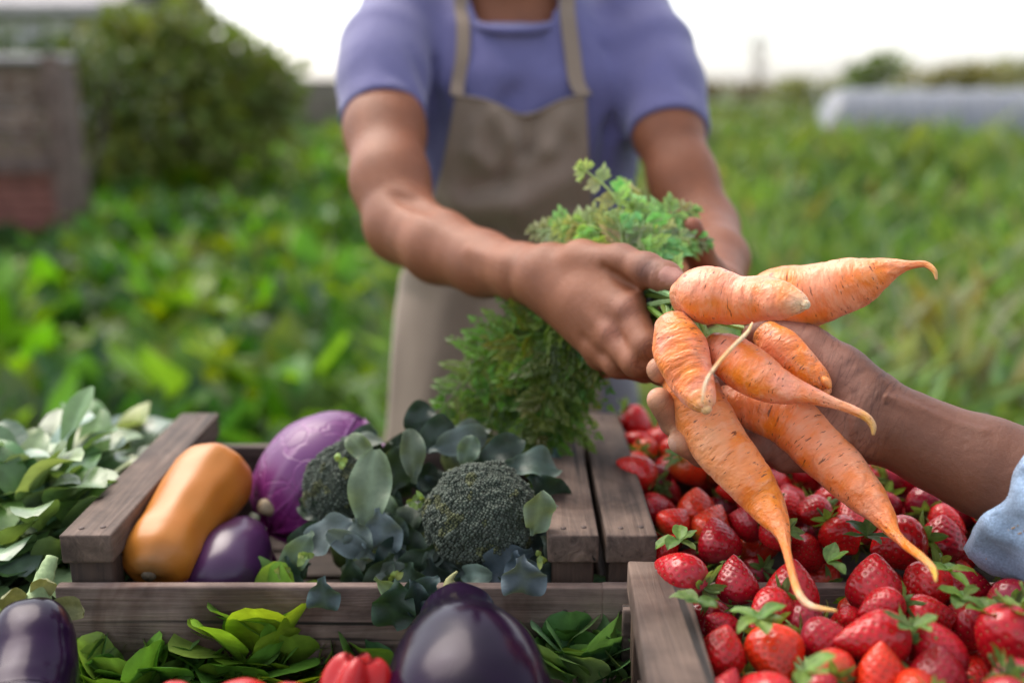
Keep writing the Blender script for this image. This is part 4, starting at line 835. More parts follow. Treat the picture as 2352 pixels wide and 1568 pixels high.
def bleaf(root, px, py, d, dr, L, W, col, nrm=(0, -1, .4), curl=.6, wave=.16):
    b = MB(); leafmesh(b, P(px, py, d), dr, nrm, L, W * .92, tuple(c_ * .8 for c_ in col), 14, curl, .10, wave, 1.1, random.Random(px * 7 + py), .14, .1, lobes=0, edge=tuple(x * 1.25 for x in col))
    o = b.build('leaf', M_BLEAF, root); return o
BL = (.095, .130, .120); BG = (.145, .205, .145); BD = (.028, .052, .036); BY = (.20, .27, .07)
for (rt, px, py, d, dr, L, W, col, nrm, curl) in [
    (br2, 838, 1235, .765, (.10, .3, .95), .068, .036, BG, (0, -1, .25), .25), (br2, 870, 1165, .76, (.15, -.3, -1), .036, .034, (.16, .20, .22), (0, -1, .5), .5),
    (br2, 820, 1190, .765, (-1, -.3, -.4), .045, .030, (.11, .15, .17), (0, -.6, .8), .8), (br2, 770, 1200, .775, (-.8, 0, -.5), .045, .026, BD, (0, -1, .5), .5),
    (br2, 738, 1325, .703, (.1, -.1, -1), .026, .026, (.06, .10, .11), (0, -1, .3), .3), (br1, 915, 1335, .700, (-.15, 0, -1), .036, .036, (.035, .075, .045), (0, -1, .2), .2), (br1, 945, 1330, .698, (.3, 0, -1), .030, .022, (.025, .05, .05), (0, -1, .2), .3), (br1, 1195, 1278, .700, (.15, -.05, -1), .030, .036, (.10, .14, .19), (0, -1, .3), .2), (br1, 860, 1325, .703, (.5, 0, -.5), .030, .014, (.20, .27, .13), (0, -1, .3), .3), (br1, 1010, 1325, .702, (-.6, 0, -.5), .034, .024, (.04, .07, .07), (0, -1, .3), .4), (br2, 720, 1220, .76, (-.6, -.2, -.8), .040, .024, BG, (0, -1, .3), .6),
    (br2, 690, 1240, .77, (-.2, -.1, -1), .038, .022, BD, (0, -1, 0), .3), (br2, 815, 1190, .755, (.2, -.3, -1), .030, .024, BL, (0, -1, .3), .3),
    (br2, 860, 1060, .80, (-.5, .1, .5), .030, .020, BG, (0, -1, .4), .3), (br2, 900, 1020, .84, (-1, .1, .15), .045, .016, BL, (0, -.3, 1), .4),
    (br2, 940, 1010, .84, (.3, .1, .6), .035, .028, BD, (0, -1, .3), .6), (br1, 960, 1040, .82, (.5, 0, .5), .04, .03, BD, (0, -1, .4), .9),
    (br1, 985, 1035, .81, (.9, 0, .3), .05, .026, (.085, .12, .12), (0, -1, .6), .6), (br1, 1060, 1075, .80, (.3, .1, .8), .028, .020, BG, (0, -1, .3), .3), (br1, 1090, 1070, .80, (.7, .1, .4), .045, .026, BD, (0, -1, .6), .5),
    (br1, 1160, 1070, .79, (1, 0, .1), .045, .030, (.06, .10, .09), (0, -.6, .8), .8), (br1, 1215, 1090, .78, (.8, 0, -.7), .040, .030, BD, (0, -1, .3), 1.0),
    (br1, 1245, 1140, .765, (.45, -.1, -1), .055, .030, (.10, .145, .16), (0, -1, .2), .4), (br1, 1225, 1230, .735, (.15, -.2, .9), .038, .026, BG, (.3, -1, .2), .3),
    (br1, 1225, 1265, .735, (-.9, -.3, -.35), .042, .034, (.095, .13, .16), (0, -1, .4), .7), (br1, 1180, 1265, .725, (.35, -.2, -1), .032, .030, (.08, .115, .145), (0, -1, .3), .4),
    (br1, 1245, 1230, .74, (.5, -.1, -.8), .042, .018, BL, (0, -1, .2), .5), (br1, 940, 1290, .735, (.1, -.3, -1), .040, .036, (.035, .065, .045), (0, -1, .3), .5),
    (br1, 900, 1270, .745, (-.4, -.1, -.9), .04, .026, BD, (0, -1, .3), .4), (br1, 985, 1280, .735, (.3, -.2, -1), .045, .030, (.02, .035, .035), (0, -1, .3), .5), (br1, 1000, 1250, .75, (-.6, 0, -.7), .05, .03, BD, (0, -1, .3), .6),
    (br2, 900, 1130, .80, (.3, 0, .9), .04, .03, BD, (0, -1, .2), .4), (br2, 880, 1090, .81, (.1, 0, -1), .05, .03, BD, (0, -1, .2), .3), (br1, 950, 1110, .79, (0, 0, 1), .045, .022, (.09, .13, .11), (.3, -1, .2), .7),
    (br1, 935, 1200, .77, (.1, 0, -1), .05, .035, BD, (0, -1, .1), .3), (br1, 1270, 1200, .755, (.2, 0, -1), .05, .03, BD, (0, -1, .2), .5), (br1, 1120, 1300, .735, (.2, -.2, -1), .04, .03, (.025, .045, .035), (0, -1, .2), .6),
    (br1, 1050, 1325, .735, (-.2, -.2, -1), .035, .03, (.03, .05, .035), (0, -1, .2), .6), (br1, 1195, 1300, .735, (.5, -.2, -.9), .035, .025, BD, (0, -1, .2), .6), (br1, 1010, 1010, .86, (.8, .2, .2), .045, .022, BL, (0, -.6, .7), .5),
    (br2, 850, 1290, .76, (-.1, 0, -1), .04, .03, BD, (0, -1, .1), .4), (br2, 800, 1280, .76, (.2, 0, -1), .04, .025, (.04, .075, .05), (0, -1, .1), .4)]:
    bleaf(rt, px, py, d, dr, L, W, col, nrm, curl)
yr = random.Random(6)
for k in range(78):
    px = yr.uniform(655, 1285) if k < 40 else yr.uniform(850, 965); py = yr.uniform(1010, 1330) if px < 950 or px > 1230 else yr.choice([yr.uniform(1005, 1060), yr.uniform(1290, 1335)]); rt = br2 if px < 930 else br1; d = np.interp(py, [1000, 1340], [.87, .742])
    bleaf(rt, px, py, d + yr.uniform(-.005, .012), (yr.uniform(-1, 1), yr.uniform(-.3, .2), yr.uniform(-1, .6)), yr.uniform(.028, .045), yr.uniform(.016, .026), jcol(yr.choice([BD, BD, BL, (.06, .10, .085), BG]), yr, .25), (yr.uniform(-.3, .3), -1, yr.uniform(0, .6)), yr.uniform(.2, 1.3))
for (rt, px, py, d) in [(br2, 700, 1275, .75), (br2, 780, 1060, .79), (br1, 945, 1150, .765), (br1, 975, 1152, .762), (br1, 1240, 1275, .725), (br1, 905, 1330, .735),  (br2, 935, 1020, .83), (br2, 650, 1310, .75)]:
    b = MB(); p = P(px, py, d)
    for k in range(5): leafmesh(b, p, Vector((yr.uniform(-1, 1), yr.uniform(-.6, .1), yr.uniform(-1, 1))), (0, -1, .3), yr.uniform(.005, .011), yr.uniform(.004, .006), jcol(BY, yr, .3), 5, yr.uniform(-1, 1.5), .1, .1, 1, yr, .05)
    b.build('side_shoot', M_BLEAF, rt)

# ---------------- leafy greens
M_GREEN = mat_leaf("salad_leaf", .38, .28, .55, scale=55); M_PALE = mat_leaf("pale_spinach_leaf", .33, .22, .7, scale=45)
def bunch(name, base, n, Lr, Wr, colr, lab, cat, seed, mat, spread=1.0, elr=(15, 80), group=None, tip=1.0, curl=(.2, 1.3), stalk=.3, reach=.015, wave=.05):
    rn = random.Random(seed); root = empty(name, tuple(base), lab, cat, group); lv = 0
    for k in range(n):
        b = MB(); a = k * 2.4 + rn.uniform(-.4, .4); el = math.radians(rn.uniform(*elr)); d = Vector((math.cos(a) * math.cos(el) * spread, math.sin(a) * math.cos(el) * spread, math.sin(el))).normalized()
        up = Vector((-math.cos(a) * math.sin(el), -math.sin(a) * math.sin(el), math.cos(el))); L = rn.uniform(*Lr); W = rn.uniform(*Wr)
        leafmesh(b, Vector(base) + Vector((math.cos(a), math.sin(a), 0)) * rn.uniform(0, reach), d, up, L, W, jcol(colr, rn, .3, .2), 12, rn.uniform(*curl), rn.uniform(.0, .07) if tip > 1.12 else rn.uniform(.02, .16), wave, tip, rn, stalk, rn.uniform(-.1, .25)); b.build('leaf', mat, root)
    return root
# mâche-like rounded leaves along the front
spots = [(225, 1500, 'rounded green salad leaves between the corner eggplant and the crate board'), (330, 1545, 'broad round leaves left of the small red fruits'), (290, 1580, 'low round leaves at the bottom edge left of the red fruits'),
         (610, 1500, 'upright light green leaf cluster before the crate board left of the red pepper'), (520, 1545, 'green leaf cluster above the small red fruits'), (690, 1540, 'yellow-green round leaves touching the red pepper on its left'), (800, 1500, 'few green leaves just behind the red pepper'),
         (1290, 1520, 'round green leaves right of the large eggplant'), (1400, 1500, 'tight round leaf cluster at the foot of the front crate plank'), (1360, 1570, 'broad leaves at the bottom edge right of the large eggplant'), (1500, 1580, 'pale round leaves touching the front crate plank at the bottom'), (870, 1560, 'leaves between the red pepper and the large eggplant'),
         (430, 1530, 'dark green leaves in the gap left of the upright leaf cluster'), (170, 1560, 'leaves pressed against the right side of the corner eggplant'), (720, 1490, 'green leaf cluster at the crate board left of the pepper top'), (1240, 1470, 'leaves tucked behind the right flank of the large eggplant'), (1460, 1540, 'grey-green leaves one step left of the front crate plank'), (1330, 1545, 'overlapping leaves in the middle of the patch right of the large eggplant'), (600, 1555, 'low leaves directly behind the largest small red fruit'), (370, 1490, 'leaf tuft against the crate board above the small red fruits')]
for i, (px, py, lab) in enumerate(spots):
    tall = i in (3,); base = ONZ(px, py + (38 if px < 450 else (22 if px < 1200 else -5)), TZ + (.022 if tall else (.010 if px < 1200 else .026)))
    bunch('salad_greens', base, 26 if tall else 22, (.034, .058) if not tall else (.048, .080), (.034, .050), [(0.155, 0.293, 0.045), (0.135, 0.267, 0.068), (0.176, 0.325, 0.045), (0.176, 0.319, 0.045), (0.128, 0.247, 0.045), (0.203, 0.325, 0.03), (0.108, 0.221, 0.045), (0.176, 0.319, 0.128), (0.162, 0.293, 0.135), (0.162, 0.299, 0.105), (0.189, 0.319, 0.18), (0.108, 0.208, 0.075), (0.095, 0.195, 0.045), (0.135, 0.26, 0.06), (0.149, 0.273, 0.075), (0.149, 0.286, 0.105), (0.189, 0.312, 0.18), (0.162, 0.305, 0.135), (0.162, 0.299, 0.045), (0.121, 0.247, 0.06)][i], lab, 'salad greens', 100 + i, M_GREEN, .9, (25, 82), 'salad greens strewn along the front of the table', 1.15, (-.2, .8), .30, .018, .03)
# far left pile of pale glossy leaves
k = 0
for (px, py, z) in [(20, 1030, -.31), (100, 1030, -.31), (185, 1070, -.33), (10, 1110, -.32), (90, 1120, -.32), (150, 1170, -.335), (40, 1200, -.34), (105, 1240, -.355), (5, 1290, -.37), (70, 1320, -.38), (120, 1370, -.40), (255, 1000, -.35), (-60, 1080, -.32), (-50, 1200, -.33), (40, 1400, -.39)]:
    base = ONZ(px, py, HC + z) - Vector((0, 0, .045)); lab = ['at the top left of the pile', 'second along the far side of the pile', 'at the far side next to the crate rail', 'at the left edge below the top row', 'in the middle of the upper pile', 'against the outside of the crate rail', 'in the middle left of the pile', 'beside the front end of the crate rail', 'at the left edge above the corner eggplant', 'behind the pale eggplant stem', 'at the crate corner right of the stem', 'peeping above the far end of the left rail', 'cut by the left edge near the top', 'cut by the left edge halfway down', 'low down behind the corner eggplant'][k]
    bunch('spinach', base, 17, (.060, .105), (.028, .046), [(.19, .28, .17), (.12, .21, .08), (.18, .26, .16)][k % 3], 'pale spinach bunch ' + lab, 'spinach', 200 + k, M_PALE, 1.0, (8, 78), 'spinach heaped left of the crate', 1.1, (.3, 1.5), .3, .02, .07); k += 1

# ---------------- red pepper and small red fruits
M_PEP, ntq, bq = newmat("red_pepper_skin"); nn_ = noise_node(ntq, 30, 3, .5, coord(ntq)); rq = ramp(ntq, nn_.outputs[0], [(.3, (.30, .004, .007)), (.7, (.42, .010, .009))]); ntq.links.new(rq.outputs[0], bq.inputs['Base Color']); bq.inputs['Roughness'].default_value = .30; bq.inputs['Specular IOR Level'].default_value = .4
vd = noise_node(ntq, 260, 3, .6, coord(ntq)); rd = ramp(ntq, vd.outputs[0], [(.6, (0, 0, 0)), (.7, (1, 1, 1))]); ntq.links.new(bump(ntq, rd.outputs[0], .35, .0012), bq.inputs['Normal'])
root = empty('red_pepper', X(810, 1590, .56), 'lobed red bell pepper at the bottom edge left of the large eggplant', 'bell pepper'); n_a, n_z = 72, 36; V = []; pc = P(812, 1642, .562)
for i in range(n_z + 1):
    t = i / n_z; z = .036 * (1 - 2 * t)
    for j in range(n_a):
        a = 2 * PI * j / n_a; prof = (math.sin(PI * min(.999, t * .94 + .03)) ** .42); r = .0205 * prof * (1 + .13 * math.cos(4 * a + .5) * (1 - .3 * t) + .03 * math.cos(2 * a)); dip = .006 * math.exp(-(prof / .55) ** 2) * (1 if t < .5 else -1) * -1; lob = .004 * math.cos(4 * a + .5) * prof if t < .3 else 0
        V.append(pc + Vector((r * math.cos(a), r * math.sin(a) * .95, z + dip + lob)))
f = [(i * n_a + j, (i + 1) * n_a + j, (i + 1) * n_a + (j + 1) % n_a, i * n_a + (j + 1) % n_a) for i in range(n_z) for j in range(n_a)] + [tuple(range(n_a))[::-1], tuple(n_z * n_a + j for j in range(n_a))]
o = mesh_obj('fruit', V, f, M_PEP, root); o.data.transform(Matrix.Translation(pc) @ Matrix.Rotation(-.35, 4, 'X') @ Matrix.Rotation(.12, 4, 'Y') @ Matrix.Translation(-pc))
v, ff = tube([pc + Vector((0, 0, -.034)), pc + Vector((0, .004, -.046))], [.005, .004], 10); mesh_obj('stem', v, ff, M_CAP, root, col=np.tile([.12, .2, .05], (len(v), 1)))
for i, (px, py, d, r, lab) in enumerate([(556, 1628, .557, .0165, 'largest of the small red fruits peeping over the bottom edge'), (402, 1606, .568, .0105, 'small red fruit at the left end of the bottom edge group'), (662, 1616, .556, .0120, 'small red fruit between the largest one and the pepper'), (372, 1612, .573, .009, 'tiny red fruit leftmost at the bottom edge')]):
    root = empty('cherry_tomato', X(px, py, d), lab, 'tomato', 'small red fruits along the bottom edge'); c_ = P(px, py, d); V, f, *_ = revolve_path([(tuple(c_ + Vector((-r * 1.25, 0, 0))), .001), (tuple(c_ + Vector((-r * 1.15, 0, 0))), r * .45), (tuple(c_ + Vector((-r * .6, 0, 0))), r * .88), (tuple(c_), r), (tuple(c_ + Vector((r * .6, 0, 0))), r * .88), (tuple(c_ + Vector((r * 1.15, 0, 0))), r * .45), (tuple(c_ + Vector((r * 1.25, 0, 0))), .001)], 30, 32, .0006, i)
    mesh_obj('fruit', V, f, M_PEP, root); v, ff = tube([c_ + Vector((r * 1.1, 0, 0)), c_ + Vector((r * 1.5, 0, .002))], [.0015, .0010], 6); mesh_obj('stem', v, ff, M_CAP, root, col=np.tile([.12, .2, .05], (len(v), 1)))
# ================================================================== people
M_SKIN = mat_skin("farmer_skin", 0.52, 0.30)
M_SKIN2 = mat_skin("customer_skin", 0.48, 0.35)
M_TEE = mat_cloth("heather_violet_jersey", (0.120, 0.113, 0.262), heather=0.16)
M_APRON = mat_cloth("taupe_apron_cotton", (0.235, 0.172, 0.128), heather=0.05, fold=14)
M_TROUS = mat_cloth("grey_trouser_cloth", (0.135, 0.122, 0.150), heather=0.08)
M_DENIM = mat_cloth("washed_denim", (0.19, 0.27, 0.39), heather=0.38, fold=40)
M_HAIR = mat_simple("black_hair", (0.012, 0.010, 0.009), 0.5, 200)

def C(x, y, d, r): return (P(x, y, d), r)
def loft(F, zs, cx, cy, a, b, k=0.01, sl=None, G=None, zlo=None, zhi=None, p=2.3):
    ax = [np.arange(F.n[i]) * F.h + F.lo[i] for i in range(3)]
    z = ax[2]; X = ax[0][:, None, None]; Y = ax[1][None, :, None]
    zf = np.arange(zs[0] - .06, zs[-1] + .06, .002); kn = np.hanning(25); kn /= kn.sum()
    def f(t):
        q = np.interp(zf, zs, t); q = np.concatenate([np.full(12, q[0]), q, np.full(12, q[-1])]); return np.interp(z, zf, np.convolve(q, kn, 'valid'))[None, None, :]
    A, B = f(a), f(b)
    q = (np.abs((X - f(cx)) / A) ** p + np.abs((Y - f(cy)) / B) ** p) ** (1 / p)
    d = (q - 1) * np.minimum(A, B)
    d = np.maximum(d, np.maximum(z - (zhi if zhi is not None else zs[-1]), (zlo if zlo is not None else zs[0]) - z)[None, None, :]).astype(np.float32)
    F.blend((slice(None),) * 3, d, k)

M_EYE = mat_simple('eye_surface', (1, 1, 1), .2, 10, 0, 0, useattr=True)
def build_farmer():
    root = empty('person', (0.0, 1.36, 0.0), 'farmer in violet t-shirt and taupe apron holding out carrots with both hands', 'person')
    root_inv = root
    # ---------------- skin: one continuous body
    F = Field((-0.24, 0.60, 0.98), (0.28, 1.48, 1.50), 0.0021)
    rs, re_ = C(880, 110, 1.22, .040), C(925, 518, 1.04, .0385)
    F.chain([rs, C(884, 300, 1.13, .0430), C(896, 415, 1.075, .0395), re_], 0.02)
    F.chain([re_, C(1010, 568, .98, .0350), C(1110, 606, .93, .0295), C(1200, 627, .875, .0245), C(1262, 640, .85, .0252)], 0.012)
    F.groove([P(1010, 478, .935), P(950, 470, .99), P(890, 455, 1.03)], 0.005, 0.009)
    for pts_ in ([(1080, 575, .90), (1160, 600, .86), (1240, 620, .83)], [(960, 500, .97), (1060, 560, .925), (1130, 610, .89)]): F.groove([P(*q) for q in pts_], -0.0022, 0.007)
    W = P(1262, 640, .85)
    # right hand: wrist, metacarpals
    th = [(P(1285, 622, .845), .020), C(1335, 603, .825, .0172), C(1425, 603, .79, .0138), C(1486, 620, .765, .0122), C(1530, 637, .748, .0108), C(1556, 648, .738, .0078)]
    F.chain(th, 0.008)
    mi, mm, mr, mp = P(1443, 716, .775), P(1405, 772, .782), P(1372, 796, .80), P(1352, 775, .825)
    for q, r in ((mi, .0142), (mm, .0145), (mr, .0135), (mp, .0125)):
        F.cone(W, q, .0225, r, 0.014)
    F.cone(P(1335, 603, .825), mi, .013, .0125, 0.012)     # web of the thumb
    F.cone(P(1350, 690, .81), P(1410, 740, .79), .018, .016, 0.012)
    def finger(pts, kk=0.004):
        G_ = Field(F.lo, F.lo + (F.n - 1) * F.h, F.h) if False else None
        F.chain(pts, kk)
    finger([(mi, .0140), C(1484, 796, .748, .0118), C(1530, 838, .752, .0098), C(1566, 800, .775, .008)])
    finger([(mm, .0140), C(1462, 832, .752, .0115), C(1522, 856, .765, .0098), C(1560, 820, .787, .008)])
    finger([(mr, .0130), C(1418, 836, .776, .0108), C(1482, 852, .79, .0092), C(1522, 818, .81, .0078)])
    finger([(mp, .0120), C(1376, 822, .802, .0092), C(1430, 846, .812, .0082), C(1475, 828, .83, .007)])
    # knuckles, tendons, creases (geometry, not paint)
    for q, rr in ((P(1445, 710, .765), .0060), (P(1403, 768, .771), .0062), (P(1374, 800, .789), .005)):
        F.ell(q, (rr, rr, rr), None, 0.010)
    F.groove([P(1300, 640, .822), P(1370, 680, .792), P(1425, 712, .760)], -0.0016, 0.006)
    F.groove([P(1290, 655, .824), P(1350, 710, .79), P(1390, 760, .765)], -0.0015, 0.006)
    F.groove([P(1285, 600, .822), P(1350, 590, .805), P(1425, 596, .775)], -0.0014, 0.006)
    F.groove([P(1375, 715, .782), P(1428, 772, .765), P(1478, 845, .738)], 0.0026, 0.0042)
    F.groove([P(1345, 770, .79), P(1390, 810, .779), P(1425, 848, .768)], 0.0018, 0.0038)
    F.groove([P(1395, 612, .785), P(1425, 640, .775), P(1450, 655, .770)], 0.0028, 0.0045)
    for p_ in ([(1455, 585, .768), (1462, 612, .76)], [(1500, 598, .752), (1505, 640, .746)]): F.groove([P(*q) for q in p_], 0.0007, 0.002)
    for dx in (-9, 0, 9):
        F.groove([P(1478 + dx, 590, .75), P(1486 + dx, 622, .745), P(1480 + dx, 650, .75)], 0.0009, 0.0016)
    F.groove([P(1010, 470, .95), P(945, 470, 1.02)], 0.004, 0.010)
    # nail of the right thumb: a shallow plate let into the tip
    nf = (P(1530, 626, .739), P(1568, 640, .7285))
    F.groove([P(1512, 610, .742), P(1508, 628, .738), P(1514, 646, .738)], 0.0012, 0.0016)
    F.groove([P(1516, 611, .741), P(1560, 628, .730)], 0.0008, 0.0014); F.groove([P(1516, 647, .737), P(1556, 660, .732)], 0.0008, 0.0014)
    # left arm (right in the picture) and hand cradling the bunch from behind
    ls, le = C(1498, 110, 1.25, .036), C(1622, 528, 1.12, .0350)
    F.chain([ls, C(1533, 300, 1.19, .0385), C(1568, 410, 1.155, .0365), le], 0.02)
    lw = P(1643, 672, .93)
    F.chain([le, C(1640, 600, 1.02, .0335), (lw, .0255)], 0.015)
    F.chain([(lw, .024), C(1628, 632, .90, .0155), C(1600, 570, .875, .0122), C(1588, 524, .86, .0098)], 0.008)
    for px, py, d in ((1518, 700, .885), (1500, 735, .885), (1488, 765, .89), (1490, 790, .90)):
        F.cone(lw, P(px, py, d), .022, .0135, 0.012)
    F.chain([C(1518, 700, .885, .0125), C(1440, 735, .88, .0105), C(1400, 745, .875, .0085)], 0.004)
    F.chain([C(1500, 735, .885, .0125), C(1430, 775, .875, .0108), C(1370, 790, .865, .0090)], 0.004)
    F.chain([C(1488, 765, .89, .0120), C(1420, 810, .875, .0102), C(1335, 822, .855, .0088)], 0.004)
    F.chain([C(1490, 790, .90, .0110), C(1440, 838, .885, .0090), C(1380, 850, .87, .0078)], 0.004)
    # torso stub and neck under the shirt
    zz = [1.00, 1.20, 1.33, 1.385, 1.42, 1.50]
    loft(F, zz, [.005, .005, .008, .006, .004, .002], [1.345, 1.335, 1.335, 1.350, 1.345, 1.325], [.09, .10, .105, .08, .058, .055], [.070, .070, .070, .062, .060, .06], 0.004)
    V, Q = F.mesh(2)
    # skin relief is only sampled where it is seen close
    base = np.array([0.245, 0.088, 0.042])
    col = np.tile(base, (len(V), 1))
    def spot(a, b, r, c, s):
        d = seg_dist(V, a, b); wgt = (s * np.exp(-(d / r) ** 2))[:, None]
        nonlocal col; col = col * (1 - wgt) + np.array(c) * wgt
    spot(P(1443, 708, .758), P(1443, 710, .758), .012, (0.30, 0.125, 0.085), .6)
    spot(P(1403, 765, .762), P(1403, 766, .762), .012, (0.30, 0.125, 0.085), .6)
    spot(P(1484, 620, .75), P(1484, 624, .75), .011, (0.11, 0.045, 0.036), .75)     # darker knuckle skin
    spot(P(1530, 655, .738), P(1570, 662, .73), .010, (0.33, 0.15, 0.10), .6)
    spot(P(1430, 560, .78), P(1500, 600, .75), .012, (0.15, 0.062, 0.045), .4)
    spot(P(1588, 560, .85), P(1588, 524, .85), .02, (0.24, 0.07, 0.04), .6)
    u, v_, wv = (P(1516, 628, .738) - P(1560, 642, .729)), None, None
    # nail colour: inside an ellipse on the camera side of the tip
    nc = P(1540, 633, .7335); ax1 = (P(1565, 642, .7285) - P(1514, 624, .739)).normalized()
    view = (Vector((0, 0, HC)) - nc).normalized(); ax2 = view.cross(ax1).normalized(); n3 = ax1.cross(ax2).normalized()
    D = V - npz(nc); e1 = D @ npz(ax1); e2 = D @ npz(ax2); e3 = D @ npz(n3)
    nm = ((np.abs(e1) / .0088) ** 3 + (np.abs(e2) / .0066) ** 3 < 1) & (e3 > -.006) & (e3 < .02)
    col[nm] = (0.40, 0.20, 0.16)
    body = mesh_obj('body', V, Q, M_SKIN, root, col=col)
    # head, joined into the same mesh
    Hd = Field((-0.12, 1.18, 1.42), (0.13, 1.46, 1.76), 0.004)
    hc = Vector((0.003, 1.315, 1.60))
    Hd.ell(hc, (.076, .095, .085), None, .01); Hd.ell(hc + Vector((0, .005, -.055)), (.062, .075, .070), None, .03)
    Hd.ell(hc + Vector((0, -.045, -.098)), (.030, .030, .022), None, .03)
    Hd.chain([(Vector((.002, 1.345, 1.42)), .056), (hc + Vector((0, .02, -.07)), .054)], .03)
    Hd.chain([(hc + Vector((0, -.090, -.005)), .009), (hc + Vector((0, -.112, -.045)), .013)], .012)
    for s in (-1, 1):
        Hd.ell(hc + Vector((s * .012, -.100, -.047)), (.010, .011, .008), None, .006)
        Hd.ell(hc + Vector((s * .077, .005, -.025)), (.008, .020, .032), None, .006)
        Hd.ell(hc + Vector((s * .031, -.086, -.005)), (.015, .010, .011), None, .004)
        Hd.groove([hc + Vector((s * .020, -.095, -.006)), hc + Vector((s * .042, -.090, -.006))], .003, .005)
    for s in (-1, 1):
        b_ = MB(); bm_ = bmesh.new(); bmesh.ops.create_uvsphere(bm_, u_segments=16, v_segments=10, radius=.0105); bm_.verts.index_update(); ec = hc + Vector((s * .031, -.0835, -.005)); b_.add([v_.co + ec for v_ in bm_.verts], [[v_.index for v_ in f_.verts] for f_ in bm_.faces], [((.02, .012, .01) if v_.co.y < -.0085 else (.6, .57, .54)) for v_ in bm_.verts]); bm_.free(); b_.build('eye', M_EYE, root)
    Hd.ell(hc + Vector((0, -.093, -.076)), (.024, .012, .0065), None, .006); Hd.ell(hc + Vector((0, -.091, -.088)), (.020, .012, .007), None, .006)
    Hd.groove([hc + Vector((-.024, -.105, -.0815)), hc + Vector((.024, -.105, -.0815))], .003, .003)
    V2, Q2 = Hd.mesh(2); c2 = np.tile(base, (len(V2), 1))
    lm = (np.abs(V2[:, 0] - hc.x) < .026) & (np.abs(V2[:, 2] - hc.z + .081) < .014) & (V2[:, 1] < hc.y - .09); c2[lm] = (.30, .09, .07)
    VV = np.vstack([V, V2]); QQ = np.vstack([Q, Q2 + len(V)]); CC = np.vstack([col, c2])
    bpy.data.objects.remove(body); ww = np.zeros(len(VV))
    for p_, r_, s_ in (((1484, 620, .75), .010, 1), ((1445, 708, .762), .013, .8), ((1403, 768, .768), .013, .8), ((1484, 796, .74), .010, .9), ((1462, 832, .742), .010, .8), ((1270, 620, .83), .016, .35), ((1440, 590, .775), .012, .5)):
        ww = np.maximum(ww, s_ * np.exp(-(np.linalg.norm(VV - npz(P(*p_)), axis=1) / r_) ** 2))
    ax_ = npz(P(1484, 620, .75) - P(1430, 600, .78)); ax_ /= np.linalg.norm(ax_)
    wc = np.stack([VV @ ax_, VV[:, 1], VV[:, 2]], 1)
    body = mesh_obj('body', VV, QQ, M_SKIN, root, col=CC, attrs={'ww': ww, 'wc': wc})
    Hr = Field((-0.12, 1.20, 1.50), (0.13, 1.46, 1.76), 0.004)
    Hr.ell(hc + Vector((0, .012, .022)), (.085, .100, .084), None, .01); Hr.ell(hc + Vector((0, .04, -.03)), (.078, .072, .07), None, .02)
    V3, Q3 = Hr.mesh(1); V3 = V3 + (fbm(V3 * 140, 3, 2) * .0022)[:, None]
    keep = ~((V3[Q3].mean(1)[:, 1] < hc.y - .03) & (V3[Q3].mean(1)[:, 2] < hc.z + .045)); 
    mesh_obj('hair', V3, Q3[keep], M_HAIR, root)
    # ---------------- t-shirt
    T = Field((-0.27, 1.02, 0.90), (0.31, 1.50, 1.50), 0.0034)
    zt = [0.93, 1.03, 1.13, 1.22, 1.31, 1.365, 1.395, 1.42, 1.46]
    loft(T, zt, [.010, .010, .012, .013, .012, .008, .006, .004, .003], [1.385, 1.375, 1.362, 1.350, 1.342, 1.350, 1.352, 1.350, 1.345],
         [.150, .143, .148, .156, .160, .130, .098, .070, .060], [.112, .108, .114, .122, .120, .100, .085, .072, .066], 0.012, p=2.4, zhi=1.432)
    S = Field(T.lo, T.lo + (T.n - 1) * T.h, T.h)
    S.chain([C(1010, -15, 1.30, .045), C(925, 52, 1.25, .050), C(885, 118, 1.21, .0525), C(880, 175, 1.18, .0515)], 0.02)
    S.chain([C(1375, -15, 1.32, .045), C(1448, 52, 1.28, .050), C(1493, 120, 1.25, .0500), C(1518, 200, 1.225, .0490)], 0.02)
    # flat sleeve ends
    for (px, py, d, qx, qy, qd, L) in ((876, 175, 1.18, 883, 276, 1.140, 1), (1519, 200, 1.225, 1535, 308, 1.188, 1)):
        a = P(px, py, d); q = P(qx, qy, qd); n = (q - a).normalized()
        rr = .0505 if px < 1000 else .0495
        S.chain([(a, rr), (q + n * .03, rr * 1.0)], 0.02)
        sl, G = S.sub(npz(q) - .10, npz(q) + .10)
        dd = (G[0] - q.x) * n.x + (G[1] - q.y) * n.y + (G[2] - q.z) * n.z
        rad = np.sqrt((G[0] - q.x) ** 2 + (G[1] - q.y) ** 2 + (G[2] - q.z) ** 2)
        cut = np.where(rad < .095, dd, -1).astype(np.float32)
        S.F[sl] = np.maximum(S.F[sl], cut)
    T.blend((slice(None),) * 3, S.F, .030)
    # neckline cut: a tilted plane-bounded hole round the neck
    nk = Vector((.003, 1.345, 1.42)); sl, G = T.sub(npz(nk) - .16, npz(nk) + .16)
    rx = np.sqrt(((G[0] - nk.x) / .061) ** 2 + ((G[1] - 1.320) / .085) ** 2)
    zl = 1.378 + 0.30 * (G[1] - 1.30)
    hole = np.maximum((rx - 1) * .061, zl - G[2]).astype(np.float32)
    T.F[sl] = np.maximum(T.F[sl], -hole)
    # folds
    def fold(pts, dep, wd): T.groove([P(*p) for p in pts], dep, wd)
    fold([(1245, 120, 1.21), (1185, 200, 1.20), (1150, 262, 1.19)], 0.0075, .014)
    fold([(1185, 110, 1.21), (1130, 180, 1.20), (1105, 255, 1.19)], -0.006, .016)
    fold([(1290, 150, 1.22), (1250, 220, 1.21), (1200, 270, 1.20)], -0.006, .016)
